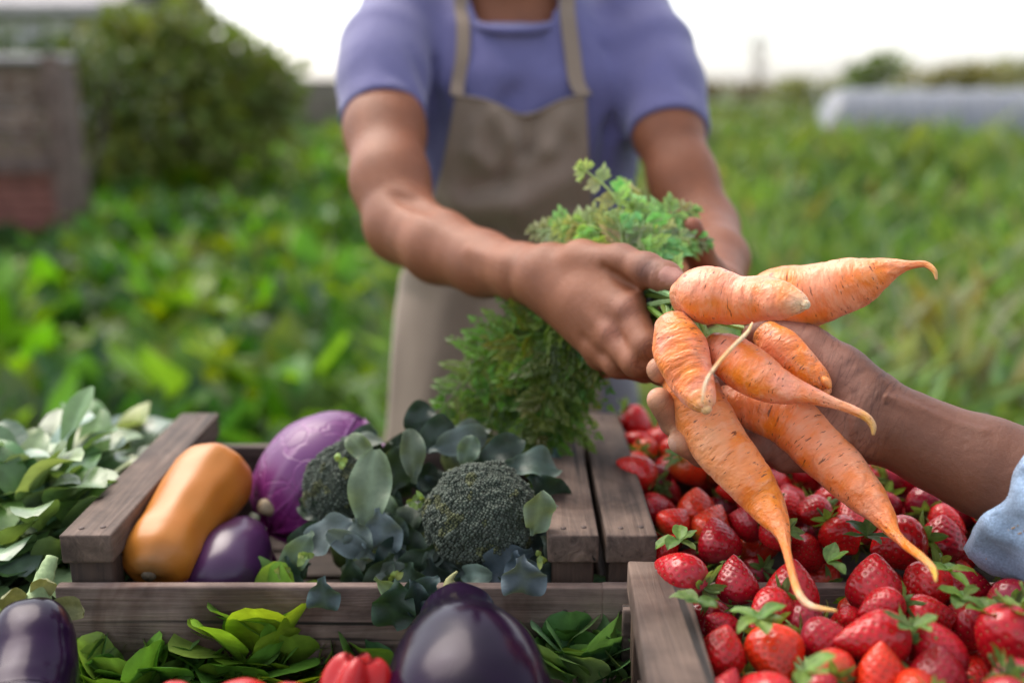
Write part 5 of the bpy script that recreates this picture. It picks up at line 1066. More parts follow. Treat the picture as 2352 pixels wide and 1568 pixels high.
    fold([(1080, 60, 1.23), (1150, 105, 1.22), (1230, 85, 1.23)], 0.004, .012)
    fold([(985, 150, 1.20), (1000, 260, 1.21), (990, 350, 1.22)], 0.008, .012)
    fold([(1040, 120, 1.22), (1020, 200, 1.21)], -0.005, .012)
    fold([(830, 120, 1.16), (900, 190, 1.12), (955, 225, 1.12)], 0.004, .011)
    fold([(860, 70, 1.18), (930, 130, 1.15), (975, 190, 1.15)], 0.004, .011)
    fold([(1385, 120, 1.22), (1405, 210, 1.22), (1400, 300, 1.23)], 0.005, .011)
    fold([(1500, 60, 1.22), (1480, 120, 1.20), (1478, 165, 1.19)], 0.002, .010)
    fold([(1570, 100, 1.22), (1550, 140, 1.19), (1530, 180, 1.18)], 0.0025, .010)
    fold([(1390, 300, 1.23), (1380, 420, 1.24)], 0.006, .012)
    V, Q = T.mesh(3)
    nz = fbm(V * np.array([22, 22, 12]), 5, 3); nrm = V - np.array([.01, 1.36, 0]); nrm[:, 2] = 0; nrm /= np.linalg.norm(nrm, axis=1)[:, None] + 1e-9
    V = V + nrm * (nz * .0028)[:, None]
    tee = mesh_obj('t_shirt', V, Q, M_TEE, root, col=np.ones((len(V), 3)))
    teeV, teeQ = V, Q
    # neckband
    ang = np.linspace(0, 2 * PI, 49)[:-1]
    pts = [(nk.x + .0620 * math.cos(a), 1.320 + .0865 * math.sin(a), 1.378 + .30 * (.02 + .0865 * math.sin(a)) + .002) for a in ang]
    pts.append(pts[0]); v, f = tube(pts, .0055, 8, False)
    mesh_obj('neckband', v, f, M_TEE, tee, col=np.tile([.9, .9, .95], (len(v), 1)), world=False)
    # ---------------- trousers
    R = Field((-0.24, 1.20, 0.02), (0.26, 1.55, 1.02), 0.006)
    loft(R, [.02, .80, .86, .93, 1.00], [.005] * 5, [1.385] * 5, [.15, .165, .170, .160, .140], [.10, .115, .115, .11, .10], .01, zlo=.80)
    for s in (-1, 1):
        R.chain([(Vector((.008 + s * .083, 1.38, .86)), .088), (Vector((.008 + s * .088, 1.375, .48)), .066), (Vector((.008 + s * .092, 1.40, .06)), .058)], .02)
    V, Q = R.mesh(2); V = V + (fbm(V * 14, 9, 3) * .004)[:, None]
    tro = mesh_obj('trousers', V, Q, M_TROUS, root, col=np.ones((len(V), 3)))
    for s in (-1, 1):                    # boots
        b = Field((-0.2 , 1.18, -.01), (0.22, 1.50, .14), .005)
        b.chain([(Vector((.008 + s * .094, 1.41, .045)), .045), (Vector((.008 + s * .10, 1.27, .035)), .035)], .02)
        V, Q = b.mesh(1); V[:, 2] = np.maximum(V[:, 2], 0.002)
        mesh_obj('boot', V, Q, mat_simple("boot_leather", (.03, .022, .018), .6), root)
    # ---------------- apron draped over the front, straps over the shoulders
    allV = np.vstack([teeV, V * 0 + [9, 9, 9]]);
    bv = BVHTree.FromPolygons([tuple(p) for p in teeV], [tuple(q) for q in teeQ])
    def front(x, z):
        h = bv.ray_cast(Vector((x, 0.9, z)), Vector((0, 1, 0)))
        return h[0].y if h[0] is not None else None
    n_u, n_v = 60, 110
    A = np.zeros((n_v, n_u, 3)); zt_, zb_ = 1.283, 0.52
    for j in range(n_v):
        v = j / (n_v - 1)
        for i in range(n_u):
            u = i / (n_u - 1)
            top = zt_ - 0.014 * math.exp(-((u - .55) / .20) ** 2) + .004 * math.cos(u * PI * 2)
            z = top + (zb_ - top) * v
            zl = [0.52, 0.85, 1.00, 1.05, 1.12, 1.20, 1.283]
            xl = np.interp(z, zl, [-.235, -.170, -.158, -.150, -.112, -.085, -.068]); xr = np.interp(z, zl, [.20, .115, .120, .118, .105, .094, .088])
            x = xl + (xr - xl) * u
            # smooth underlying form rather than every shirt fold
            cy = np.interp(z, [.5, .93, 1.03, 1.13, 1.22, 1.31], [1.36, 1.375, 1.372, 1.362, 1.350, 1.342]); b_ = np.interp(z, [.5, .93, 1.03, 1.13, 1.22, 1.31], [.14, .125, .118, .118, .122, .118]); a_ = np.interp(z, [.5, .93, 1.03, 1.13, 1.22], [.25, .19, .165, .155, .165])
            q = min(abs((x - .008) / a_), .97); y = cy - b_ * (1 - q ** 2.4) ** (1 / 2.4) - .017
            A[j, i] = (x, y, z)
    fr = A.reshape(-1, 3)
    def afold(pts, dep, wd):
        for a, b in zip(pts, pts[1:]):
            pa, pb = P(*a), P(*b); pa.y = pb.y = 0; q = fr.copy(); q[:, 1] = 0
            d = seg_dist(q, pa, pb); fr[:, 1] += dep * np.exp(-(d / wd) ** 2)
    afold([(1140, 262, 1.22), (1185, 330, 1.22), (1150, 400, 1.22)], -.010, .014)
    afold([(1215, 275, 1.22), (1200, 340, 1.22), (1150, 410, 1.22), (1080, 440, 1.22)], .013, .013)
    afold([(1100, 290, 1.22), (1090, 350, 1.22), (1130, 390, 1.22)], -.006, .012)
    afold([(1050, 470, 1.22), (1180, 470, 1.22), (1300, 410, 1.22)], -.012, .020)
    afold([(1020, 510, 1.22), (1130, 550, 1.22), (1270, 590, 1.22)], .012, .016)
    afold([(1290, 270, 1.22), (1260, 340, 1.22), (1200, 380, 1.22)], -.006, .012)
    afold([(1310, 330, 1.22), (1325, 480, 1.22)], .006, .012)
    for k in range(7):
        x0 = 900 + k * 75 + random.uniform(-15, 15); afold([(x0 + 40, 700, 1.26), (x0 + random.uniform(-30, 10), 1080, 1.28)], .006 * (-1) ** k, .018)
    fr[:, 1] += fbm(fr * [9, 9, 5], 21, 3) * .004
    A = fr.reshape(n_v, n_u, 3)
    fc = [(j * n_u + i, j * n_u + i + 1, (j + 1) * n_u + i + 1, (j + 1) * n_u + i) for j in range(n_v - 1) for i in range(n_u - 1)]
    cl = np.ones((n_u * n_v, 3)); ap = mesh_obj('apron', [tuple(p) for p in fr], fc, M_APRON, root, col=cl)
    md = ap.modifiers.new('thickness', 'SOLIDIFY'); md.thickness = .0022; md.offset = 0
    # hem along the bib top
    hv, hf = tube([tuple(A[0, i] + [0, -.001, -.002]) for i in range(n_u)], .0022, 6); mesh_obj('hem', hv, hf, M_APRON, ap, col=np.tile([.9, .9, .9], (len(hv), 1)), world=False)
    def strap(pts, wd, name='neck_strap'):
        c = catmull(pts, 40); wdv = np.array([1, 0.12, 0.0]); wdv /= np.linalg.norm(wdv); vs = []; fs = []
        for i, p in enumerate(c):
            for s, t in ((-1, -.001), (1, -.001), (1, .001), (-1, .001)): vs.append(tuple(p + wdv * s * wd / 2 + np.array([0, t, -t])))
        for i in range(len(c) - 1):
            for k in range(4): fs.append((i * 4 + k, i * 4 + (k + 1) % 4, (i + 1) * 4 + (k + 1) % 4, (i + 1) * 4 + k))
        mesh_obj(name, vs, fs, M_APRON, ap, smooth=False, col=np.ones((len(vs), 3)), world=False)
    def on_tee(px, py, off=.005):
        o = Vector((0, 0, HC)); d = raydir(px, py).normalized(); h = bv.ray_cast(o, d)
        p = h[0] if h[0] is not None else P(px, py, 1.24)
        return tuple(p - d * off)
    strap([tuple(A[0, 1]), on_tee(1052, 190), on_tee(1062, 130), on_tee(1064, 60), on_tee(1058, 8), (-.062, 1.29, 1.440), (-.060, 1.36, 1.462), (-.03, 1.41, 1.452), (0, 1.42, 1.45)], .016)
    strap([tuple(A[0, -2]), on_tee(1325, 190), on_tee(1315, 120), on_tee(1306, 50), on_tee(1303, 5), (.072, 1.30, 1.440), (.066, 1.37, 1.462), (.035, 1.41, 1.452), (0, 1.42, 1.45)], .019)
    return root

def build_customer():
    root = empty('person', npz(P(2600, 1250, .60)), 'arm of a customer in a washed denim sleeve, open hand holding the carrots from below', 'person')
    F = Field((0.07, 0.48, 1.00), (0.50, 0.86, 1.30), 0.00135)
    W = P(1998, 960, .705)
    FA = [(W, .0280), C(2075, 988, .698, .0268), C(2160, 1030, .69, .0288), C(2260, 1070, .678, .0325), C(2400, 1128, .66, .037), C(2650, 1235, .62, .042), C(2900, 1330, .58, .044)]
    F.chain(FA, 0.01)
    # thenar mass and thumb
    F.chain([C(1985, 915, .708, .0235), C(1925, 862, .716, .0205), C(1855, 803, .726, .0158), C(1800, 782, .735, .0135), C(1740, 765, .742, .0120)], 0.012)
    mi, mm, mr, mp = P(1765, 856, .742), P(1735, 905, .745), P(1730, 960, .742), P(1768, 1008, .735)
    for q, r, a in ((mi, .0140, .022), (mm, .0145, .022), (mr, .0142, .022), (mp, .0130, .021)):
        F.cone(P(1975, 955, .712), q, a, r, 0.012)
    F.chain([C(1975, 985, .708, .0215), C(1900, 1015, .718, .0205), C(1808, 1040, .728, .0150)], 0.012)   # hypothenar
    def fin(pts): F.chain(pts, 0.0035)
    fin([(mi, .0135), C(1640, 885, .748, .0108), C(1562, 882, .736, .0092), C(1512, 848, .717, .0076)])
    fin([(mm, .0138), C(1608, 1005, .745, .0112), C(1548, 968, .716, .0100), C(1514, 918, .700, .0088)])
    fin([(mr, .0135), C(1680, 1066, .738, .0112), C(1612, 1040, .716, .0098), C(1562, 1014, .703, .0086)])
    fin([(mp, .0130), C(1715, 1040, .726, .0112), C(1672, 1005, .722, .0092), C(1650, 965, .725, .0080)])
    # pad bulges
    for p in ((1514, 850, .716),): F.ell(P(*p), (.0082, .0082, .0088), None, .004)
    # creases on palm and wrist, folds at finger roots
    def g(pts, dep, wd, d=None): F.groove([P(*p) for p in pts], dep * (1.7 if dep > 0 else 1), wd * 1.1)
    g([(2012, 872, .684), (1998, 905, .679), (1992, 940, .677), (1985, 985, .678), (1972, 1040, .684)], .0013, .0016)
    g([(2040, 885, .684), (2018, 920, .678), (2006, 960, .676), (1996, 1010, .679)], .0009, .0015)
    g([(1880, 985, .69), (1905, 1030, .696), (1925, 1060, .706)], .0012, .0018)
    g([(1945, 960, .684), (1950, 1005, .686), (1958, 1040, .692)], .0009, .0018)
    g([(1790, 960, .722), (1812, 1010, .714), (1830, 1060, .716)], .0018, .0022)
    g([(1770, 975, .72), (1788, 1030, .712), (1795, 1075, .716)], .0013, .0018)
    g([(1850, 975, .71), (1858, 1010, .706), (1852, 1055, .71)], .0011, .0018)
    g([(1740, 985, .722), (1752, 1030, .71), (1756, 1070, .714)], .0011, .0016)
    g([(1960, 830, .694), (1930, 850, .690), (1905, 890, .690), (1890, 940, .692)], .0009, .0018)
    g([(1985, 850, .692), (1955, 872, .686), (1930, 905, .684), (1920, 950, .686)], .0008, .0018)
    g([(1920, 800, .70), (1890, 820, .697), (1868, 850, .698)], .0008, .0017)
    g([(1880, 762, .706), (1855, 785, .702), (1840, 812, .703)], .0009, .0018)
    g([(1845, 745, .708), (1826, 768, .706), (1815, 795, .707)], .0009, .0018)
    g([(2035, 905, .678), (2120, 955, .664), (2210, 985, .652), (2320, 1020, .638)], -.0024, .0040)     # tendon
    g([(2060, 915, .680), (2150, 948, .668), (2260, 985, .655)], -.0014, .0035)
    g([(2050, 925, .674), (2140, 985, .662), (2240, 1015, .648)], .0007, .003)
    for (x, y, d) in ((1560, 962, .718), (1604, 1046, .716)):
        g([(x - 14, y - 34, d), (x, y, d - .008), (x + 16, y + 32, d)], .0009, .0014)
    # fingernail edges
    nails = [(1497, 905, .700, .0052), (1541, 1022, .700, .0052)]
    V, Q = F.mesh(2)
    # fine skin relief: short wrinkles running across the wrist and palm
    axd = npz(P(2200, 1045, .68) - W); axd /= np.linalg.norm(axd); s = (V - npz(W)) @ axd
    wr = np.exp(-(s / .022) ** 2)
    q = V * 190; q[:, :] += (fbm(V * 60, 4, 2) * 1.2)[:, None]
    wn = fbm(np.stack([s * 520, V[:, 1] * 60, V[:, 2] * 60], 1), 11, 2)
    rel = -np.abs(wn) * .00055 * wr + fbm(V * 260, 13, 2) * .00010
    palm = (V[:, 0] < W.x) * np.clip((W.x - V[:, 0]) / .02, 0, 1)
    # crease net on the palm, fanning from the wrist
    dirp = np.array([math.cos(.9), 0.1, -math.sin(.9)]); t = V @ dirp
    rel += -np.abs(fbm(np.stack([t * 170, V[:, 0] * 28, V[:, 2] * 28], 1), 17, 2)) * .00065 * palm * np.exp(-((V[:, 0] - W.x + .03) / .04) ** 2)
    E = np.zeros_like(V); fn = np.cross(V[Q[:, 1]] - V[Q[:, 0]], V[Q[:, 2]] - V[Q[:, 0]])
    for k in range(4):
        for j in range(3): E[:, j] += np.bincount(Q[:, k], fn[:, j], len(V))
    E /= np.linalg.norm(E, axis=1)[:, None] + 1e-12; V = V + E * rel[:, None]
    arm = np.array([0.150, 0.058, 0.032]); pal = np.array([0.29, 0.140, 0.10])
    # palmar skin is paler: the side the palm faces, seen from the wrist on
    facing = np.clip((E @ npz((Vector((0, 0, HC)) + Vector((0, -.1, .35)) - W).normalized()) + .25) * 1.6, 0, 1)
    wp = (palm * facing * .85)[:, None]; col = arm * (1 - wp) + pal * wp
    def spot(p, r, c, st):
        nonlocal col
        d = np.linalg.norm(V - npz(P(*p)), axis=1); g_ = (st * np.exp(-(d / r) ** 2))[:, None]; col = col * (1 - g_) + np.array(c) * g_
    for p in ((1512, 850, .717), (1510, 912, .700), (1556, 1010, .703)): spot(p, .012, (0.66, 0.33, 0.185), .95)
    for p in ((1620, 955, .745), (1660, 1045, .735), (1735, 1045, .715)): spot(p, .016, (0.15, 0.075, 0.052), .5)
    dn = np.minimum(np.abs(s), 1); col *= (1 - .22 * np.exp(-((s + .002) / .0035) ** 2))[:, None]
    for (x, y, d, r) in nails:
        d_ = V - npz(P(x, y, d)); m = np.linalg.norm(d_, axis=1) < r; col[m] = (0.52, 0.29, 0.21)
    ww = np.maximum(.95 * np.exp(-(np.abs(s - .004) / .016) ** 2), .85 * palm * np.exp(-(np.clip(W.x - V[:, 0] - .02, 0, 1) / .05) ** 2)); ww = np.maximum(ww, .4 * palm); ww = np.maximum(ww, .06)
    fan = np.clip((W.x - V[:, 0]) / .06, 0, 1)[:, None]; da = npz(Vector((.80, 0, -.60))); base_ax = axd[None] * (1 - fan) + da[None] * fan
    mesh_obj('hand_and_forearm', V, Q, M_SKIN2, root, col=col, attrs={'ww': ww, 'wc': np.stack([((V - npz(W)) * base_ax).sum(1), V[:, 1], V[:, 2]], 1)})
    # ---------------- denim sleeve with folded cuff (goes on past the frame to the upper arm)
    c0 = P(2346, 1098, .660); c1 = P(2560, 1225, .625); c2 = P(2950, 1370, .57); c3 = Vector((0.50, 0.30, 1.30)); c4 = Vector((.52, .20, 1.42))
    path = catmull([tuple(c0), tuple(c1), tuple(c2), tuple(c3), tuple(c4)], 110)
    # the opening leans: shear the rings so that its lower edge reaches further down the forearm
    T_, N1, B1 = frames(path); n = 72; vs = []; a = np.linspace(0, 2 * PI, n, endpoint=False)
    up = np.array([-0.42, 0.1, 0.9]); up /= np.linalg.norm(up)
    L = np.concatenate([[0], np.cumsum(np.linalg.norm(np.diff(path, axis=0), axis=1))])
    for i in range(len(path)):
        t = T_[i]; e1 = up - t * (up @ t); e1 /= np.linalg.norm(e1); e2 = np.cross(t, e1)
        r0 = .044 + .020 * min(1, L[i] / .25)
        for j in range(n):
            ca, sa = math.cos(a[j]), math.sin(a[j])
            fold = .0022 * math.sin(6 * a[j] + L[i] * 30) + .006 * vnoise(np.array([L[i] * 28, ca * 1.6 + 5, sa * 1.6]), 3) + .0028 * vnoise(np.array([L[i] * 90, ca * 4 + 5, sa * 4]), 6)
            r = r0 + fold
            off = t * ((.001 * ca) + .007 * vnoise(np.array([ca * 2.3 + 9, sa * 2.3, 1.5]), 4)) * max(0, 1 - L[i] / .12)          # opening leans back at the top
            sag = -up * .008
            vs.append(path[i] + e1 * ca * r * 1.05 + e2 * sa * r + off + sag)
    fs = [(i * n + j, i * n + (j + 1) % n, (i + 1) * n + (j + 1) % n, (i + 1) * n + j) for i in range(len(path) - 1) for j in range(n)]
    vs = np.array(vs); k0 = len(vs); vs = np.vstack([vs, vs[(len(path) - 1) * n:].mean(0)]); fs += [((len(path) - 1) * n + j, (len(path) - 1) * n + (j + 1) % n, k0) for j in range(n)]
    cl = 1 + .25 * fbm(vs * 40, 8, 3)[:, None] * np.array([1, .9, .8])
    sl = mesh_obj('denim_sleeve', [tuple(v) for v in vs], fs, M_DENIM, root, col=cl)
    sl.modifiers.new('thickness', 'SOLIDIFY').thickness = .002
    # folded cuff: a second, slightly wider band with a rounded lip
    nc = 14; cv = []; cf = []
    prof = [(0.045, .0035), (.040, .0055), (.03, .0068), (.018, .0068), (.008, .0066), (.001, .0055), (-.0035, .0025), (-.003, -.001), (.003, -.0025), (.02, -.002)]
    for (dl, dr) in prof:
        i = min(int(round(max(dl, 0) / L[1])), len(path) - 1)
        ring = vs[i * n:(i + 1) * n]; cen = ring.mean(0)
        for j in range(n):
            o = ring[j] - cen; o /= np.linalg.norm(o)
            wob = .0045 * vnoise(np.array([math.cos(a[j]) * 5, math.sin(a[j]) * 5, dl * 120]), 2) + .0012 * math.sin(a[j] * 9)
            cv.append(ring[j] + o * (dr + wob) + T_[0] * (dl - L[i]))
    for i in range(len(prof) - 1):
        for j in range(n): cf.append((i * n + j, i * n + (j + 1) % n, (i + 1) * n + (j + 1) % n, (i + 1) * n + j))
    cv = np.array(cv); cl = np.clip(1.15 + .55 * fbm(cv * 95, 18, 3), .35, 2)[:, None] * np.array([1, 1, 1.0])
    cf = [tuple(q) for q in cf]
    cu = mesh_obj('cuff', [tuple(v) for v in cv], cf, M_DENIM, sl, col=cl, world=False)
    cu.modifiers.new('thickness', 'SOLIDIFY').thickness = .0025
    ring = vs[:n]; cen = ring.mean(0); hp = []
    for j in list(range(n)) + [0]:
        o = ring[j] - cen; o /= np.linalg.norm(o); hp.append(ring[j] + o * (.0022 + .0016 * vnoise(np.array([j * .9, 3.3, 0]), 5)) - T_[0] * .001)
    hv, hf = tube(hp, .0031 + .0007 * np.array([vnoise(np.array([j * 1.3, 0.5, 0]), 9) for j in range(n + 1)]), 10, False)
    mesh_obj('hem', hv, hf, M_DENIM, cu, col=np.array([[1.5 + .5 * vnoise(np.array([k * .21, 0, 0]), 3)] * 3 for k in range(len(hv))]), world=False)
    # stitching: two rows of ochre thread round the cuff
    for dl in (.011, .016):
        i = int(round(dl / L[1])); ring = vs[i * n:(i + 1) * n]; cen = ring.mean(0); b = MB()
        for j in range(0, n, 1):
            o = ring[j] - cen; o /= np.linalg.norm(o); p = ring[j] + o * .0075 + T_[0] * (dl - L[i]); q = ring[(j + 1) % n]; o2 = q - cen; o2 /= np.linalg.norm(o2); q = q + o2 * .0075 + T_[0] * (dl - L[i])
            v, f = tube([p, p + (q - p) * .62], .0004, 5); b.add(v, f, (.9, .9, .9))
        b.build('stitching', mat_stitch, cu, world=False)
    return root
mat_stitch = mat_simple("ochre_thread", (0.45, 0.27, 0.12), .8, 400)
build_farmer()
build_customer()
# ================================================================== the carrots
M_CARROT = mat_carrot()
M_FROND = mat_leaf("carrot_leaf", .45, .35, scale=90)
def carrot(pts, label, tail_from=0.75, tip_from=None, seed=0, dirt_pts=(), n=150, crown=True, lump=.0009, tint=(1, 1, 1)):
    """pts: (px, py, depth, radius px). Sweeps a root of varying girth along a bent line."""
    arr = np.array([[*P(x, y, d), PXR(r, d)] for x, y, d, r in pts]); c = catmull(arr, n)
    path, rad = c[:, :3], np.maximum(c[:, 3], .0006)
    root = empty('carrot', tuple(path[0]), label, 'carrot', 'carrots held out as one bunch')
    T, N, B = frames(path); L = np.concatenate([[0], np.cumsum(np.linalg.norm(np.diff(path, axis=0), axis=1))]); sides = 56
    # rounded tip and rounded shoulder at the crown
    r1 = rad[-1]; kt = np.linspace(0, PI / 2, 8)[1:]; dl = np.array([math.sin(t) for t in kt]) * r1 * .9
    path = np.vstack([path, [path[-1] + T[-1] * q for q in dl]]); rad = np.concatenate([rad, [max(r1 * math.cos(t), 2e-5) for t in kt]]); T = np.vstack([T, [T[-1]] * 7]); N = np.vstack([N, [N[-1]] * 7]); B = np.vstack([B, [B[-1]] * 7]); L = np.concatenate([L, L[-1] + dl])
    r0 = rad[0]; first = []
    ks = np.linspace(0, PI / 2, 9)[:-1]
    P2 = [path[0] - T[0] * r0 * .55 * math.cos(t) for t in ks]; R2 = [r0 * (.30 + .70 * math.sin(t)) for t in ks]
    path = np.vstack([P2, path]); rad = np.concatenate([R2, rad]); T = np.vstack([[T[0]] * 8, T]); N = np.vstack([[N[0]] * 8, N]); B = np.vstack([[B[0]] * 8, B])
    L = np.concatenate([np.linspace(-.004, -.0005, 8), L]); a = np.linspace(0, 2 * PI, sides, endpoint=False)
    ca, sa = np.cos(a), np.sin(a); S = np.repeat(L[:, None], sides, 1)
    q = np.stack([S * 60, np.tile(ca, (len(L), 1)) * 1.2, np.tile(sa, (len(L), 1)) * 1.2], -1)
    disp = lump * fbm(q + seed * 7.3, seed, 2)
    q2 = np.stack([S * 330, np.tile(ca, (len(L), 1)) * 1.0, np.tile(sa, (len(L), 1)) * 1.0], -1)
    thick = np.clip(rad / .012, 0, 1)[:, None]
    groove = -np.clip(vnoise(q2 + seed * 3.1, seed + 5) - .15, 0, 1) * .0007
    R = rad[:, None] + (disp + groove) * thick
    V = (path[:, None] + (N[:, None] * ca[None, :, None] + B[:, None] * sa[None, :, None]) * R[..., None])
    u = np.clip(L / L[-1], 0, 1)
    tw = np.clip((u - tail_from) / .10, 0, 1)[:, None, None]
    if tip_from is not None: tw = np.maximum(tw, np.clip((u - tip_from) / (1 - tip_from), 0, 1)[:, None, None])
    tz_ = np.clip((u - tail_from) / max(1 - tail_from, .02) * 1.2 - .1, 0, 1)[:, None, None] if tip_from is None or tail_from < .9 else np.clip((u - .85) / .15, 0, 1)[:, None, None]; tc_ = np.array([.98, 1.5, 1.5]) * (1 - tz_) + (np.array([.80, 1.75, 4.0]) if tail_from < .9 else np.array([.84, 1.9, 2.0])) * tz_; col = np.ones((len(L), sides, 3)) * (1 - tw) + tc_ * tw
    cw = np.exp(-np.clip(L + .004, 0, 1) / .007)[:, None, None] * .75; col = col * (1 - cw) + np.array([.52, .85, 1.0]) * cw
    VV = V.reshape(-1, 3); cc = np.stack([S, np.tile(ca, (len(L), 1)), np.tile(sa, (len(L), 1))], -1).reshape(-1, 3) + np.array([seed * .37, seed * 2.1, 0])
    dirt = np.zeros(len(VV)) + .5 * np.exp(-np.clip(np.repeat(L, sides) + .003, 0, 1) / .008)
    for (p, r, s) in dirt_pts: dirt = np.maximum(dirt, s * np.exp(-(np.linalg.norm(VV - npz(P(*p)), axis=1) / r) ** 2))
    f = [(i * sides + j, i * sides + (j + 1) % sides, (i + 1) * sides + (j + 1) % sides, (i + 1) * sides + j) for i in range(len(L) - 1) for j in range(sides)]
    f.append(tuple(range(sides))[::-1]); f.append(tuple((len(L) - 1) * sides + j for j in range(sides)))
    ob = mesh_obj('root_body', VV, np.array(f[:-2]), M_CARROT, root, col=col.reshape(-1, 3) * np.array(tint), attrs={'cc': cc, 'dirt': dirt})
    # hair roots: fine, pale, curling
    hb = MB(); rr = random.Random(seed)
    for k in range(7):
        i = rr.randrange(12, int(len(L) * .6)); j = rr.randrange(sides); p = V[i, j]; nn = p - path[i]; nn /= np.linalg.norm(nn)
        ln = rr.uniform(.003, .007); t = T[i] * rr.uniform(-1, 1) + np.cross(nn, T[i]) * rr.uniform(-1, 1)
        pts_ = [p - nn * .0004, p + nn * ln * .25 + t * ln * .3, p + nn * ln * .35 + t * ln * .7, p + nn * ln * .15 + t * ln]
        v, ff = tube(catmull(pts_, 8), np.linspace(.00013, .00006, 8), 5); hb = MB(); hb.add(v, ff, (.75, 1.6, 2.6)); hb.build('hair_root', M_HAIRROOT, root)
    return root
M_HAIRROOT = mat_simple("pale_root_hair", (0.55, 0.36, 0.20), .6, 200)
D0 = .69
cA = carrot([(1572, 684, .712, 44), (1600, 678, .705, 62), (1640, 680, .698, 67), (1695, 690, .69, 57), (1750, 686, .678, 53), (1800, 690, .664, 43), (1836, 696, .655, 26), (1850, 700, .651, 12)],
            'short bent carrot with a blunt tip, lying uppermost beside the thumbnail', .99, .80, 1, tint=(1.02, 1.02, 1.25))
cB = carrot([(1715, 716, .752, 40), (1750, 704, .75, 62), (1790, 688, .746, 74), (1850, 682, .738, 74), (1920, 662, .728, 66), (1975, 645, .72, 57), (2020, 628, .712, 38), (2055, 616, .706, 22), (2090, 609, .70, 11), (2125, 607, .695, 7.5), (2146, 622, .69, 6), (2151, 640, .688, 3)],
            'thick carrot pointing right, its tapering tail curled down over the open field', .86, None, 2, [((2000, 690, .715), .010, .35)])
cC = carrot([(1543, 748, .702, 44), (1553, 775, .697, 57), (1566, 815, .69, 61), (1583, 860, .682, 54), (1602, 900, .671, 43), (1616, 928, .662, 27), (1622, 940, .659, 13)],
            'short ringed carrot with a pale blunt tip, hanging in front of the fingertips', .99, .74, 3, tint=(1.04, 1.03, 1.45))
cD = carrot([(1572, 838, .722, 42), (1582, 872, .716, 58), (1603, 930, .708, 66), (1650, 1015, .697, 66), (1705, 1085, .687, 59), (1750, 1145, .679, 48), (1780, 1190, .664, 33), (1797, 1225, .652, 18), (1806, 1260, .640, 11), (1818, 1310, .622, 9), (1834, 1360, .605, 9), (1862, 1390, .595, 8), (1920, 1402, .580, 3.5)],
            'long straight carrot reaching down over the strawberries, its thin tail bent to the right', .80, None, 4, tint=(1.0, 1.04, .85))
cE = carrot([(1640, 792, .708, 32), (1662, 808, .702, 48), (1705, 840, .692, 56), (1755, 872, .681, 51), (1800, 890, .673, 39), (1850, 904, .665, 25), (1905, 922, .658, 14), (1955, 940, .652, 10.5), (1990, 958, .648, 9.5), (2005, 978, .646, 8), (2006, 996, .645, 4)],
            'middle carrot with a long yellow tail crossing in front of the palm', .78, .60, 5, tint=(1.03, 1.03, 1.25))
cF = carrot([(1625, 900, .748, 30), (1655, 912, .745, 40), (1705, 930, .737, 50), (1760, 945, .728, 58), (1830, 972, .717, 69), (1892, 1035, .702, 65), (1950, 1100, .686, 54), (1998, 1150, .672, 43), (2030, 1188, .660, 28), (2052, 1222, .648, 15), (2082, 1252, .634, 11), (2118, 1280, .618, 10), (2144, 1308, .602, 8), (2150, 1334, .590, 3)],
            'long knobbly carrot below the palm, bending down to a thick wavering tail', .82, None, 6, [((1990, 1110, .68), .014, .3)])
cG = carrot([(1762, 768, .722, 34), (1788, 795, .714, 46), (1830, 838, .704, 47), (1870, 870, .697, 37), (1890, 888, .693, 26), (1897, 897, .692, 14)],
            'stubby broken carrot with soil at its end, pressed against the palm', .99, None, 7, [((1882, 895, .688), .010, .95), ((1800, 850, .71), .02, .35)])
# nubs at the end of the broken carrot and the thin root lying across the bunch
for pts, r in (([(1886, 866, .690), (1898, 878, .685), (1907, 892, .683)], (8, 11, 9)), ([(1893, 893, .69), (1902, 905, .686)], (9, 7)), ([(1885, 862, .692), (1890, 850, .689), (1886, 842, .688)], (2, 1.4, .7))):
    c = catmull([P(*p) for p in pts], 12); v, f = tube(c, np.interp(np.linspace(0, 1, 12), np.linspace(0, 1, len(r)), [PXR(q, .70) for q in r]) * np.sin(np.linspace(.5, 2.9, 12)) ** .5, 14)
    mesh_obj('side_root', v, f, M_CARROT, cG, col=np.tile([.95, 1.25, 1.5], (len(v), 1)), attrs={'cc': np.array(v), 'dirt': np.zeros(len(v)) + .2})
c = catmull([P(*p) for p in ((1728, 742, .648), (1716, 764, .624), (1684, 796, .604), (1650, 834, .59), (1622, 876, .58), (1612, 925, .575))], 30)
v, f = tube(c, np.interp(np.linspace(0, 1, 30), [0, .3, .8, 1], [.0008, .0013, .0011, .0005]), 12)
mesh_obj('side_root', v, f, M_CARROT, cA, col=np.tile([.75, 1.6, 2.0], (len(v), 1)), attrs={'cc': np.array(v), 'dirt': np.zeros(len(v))})

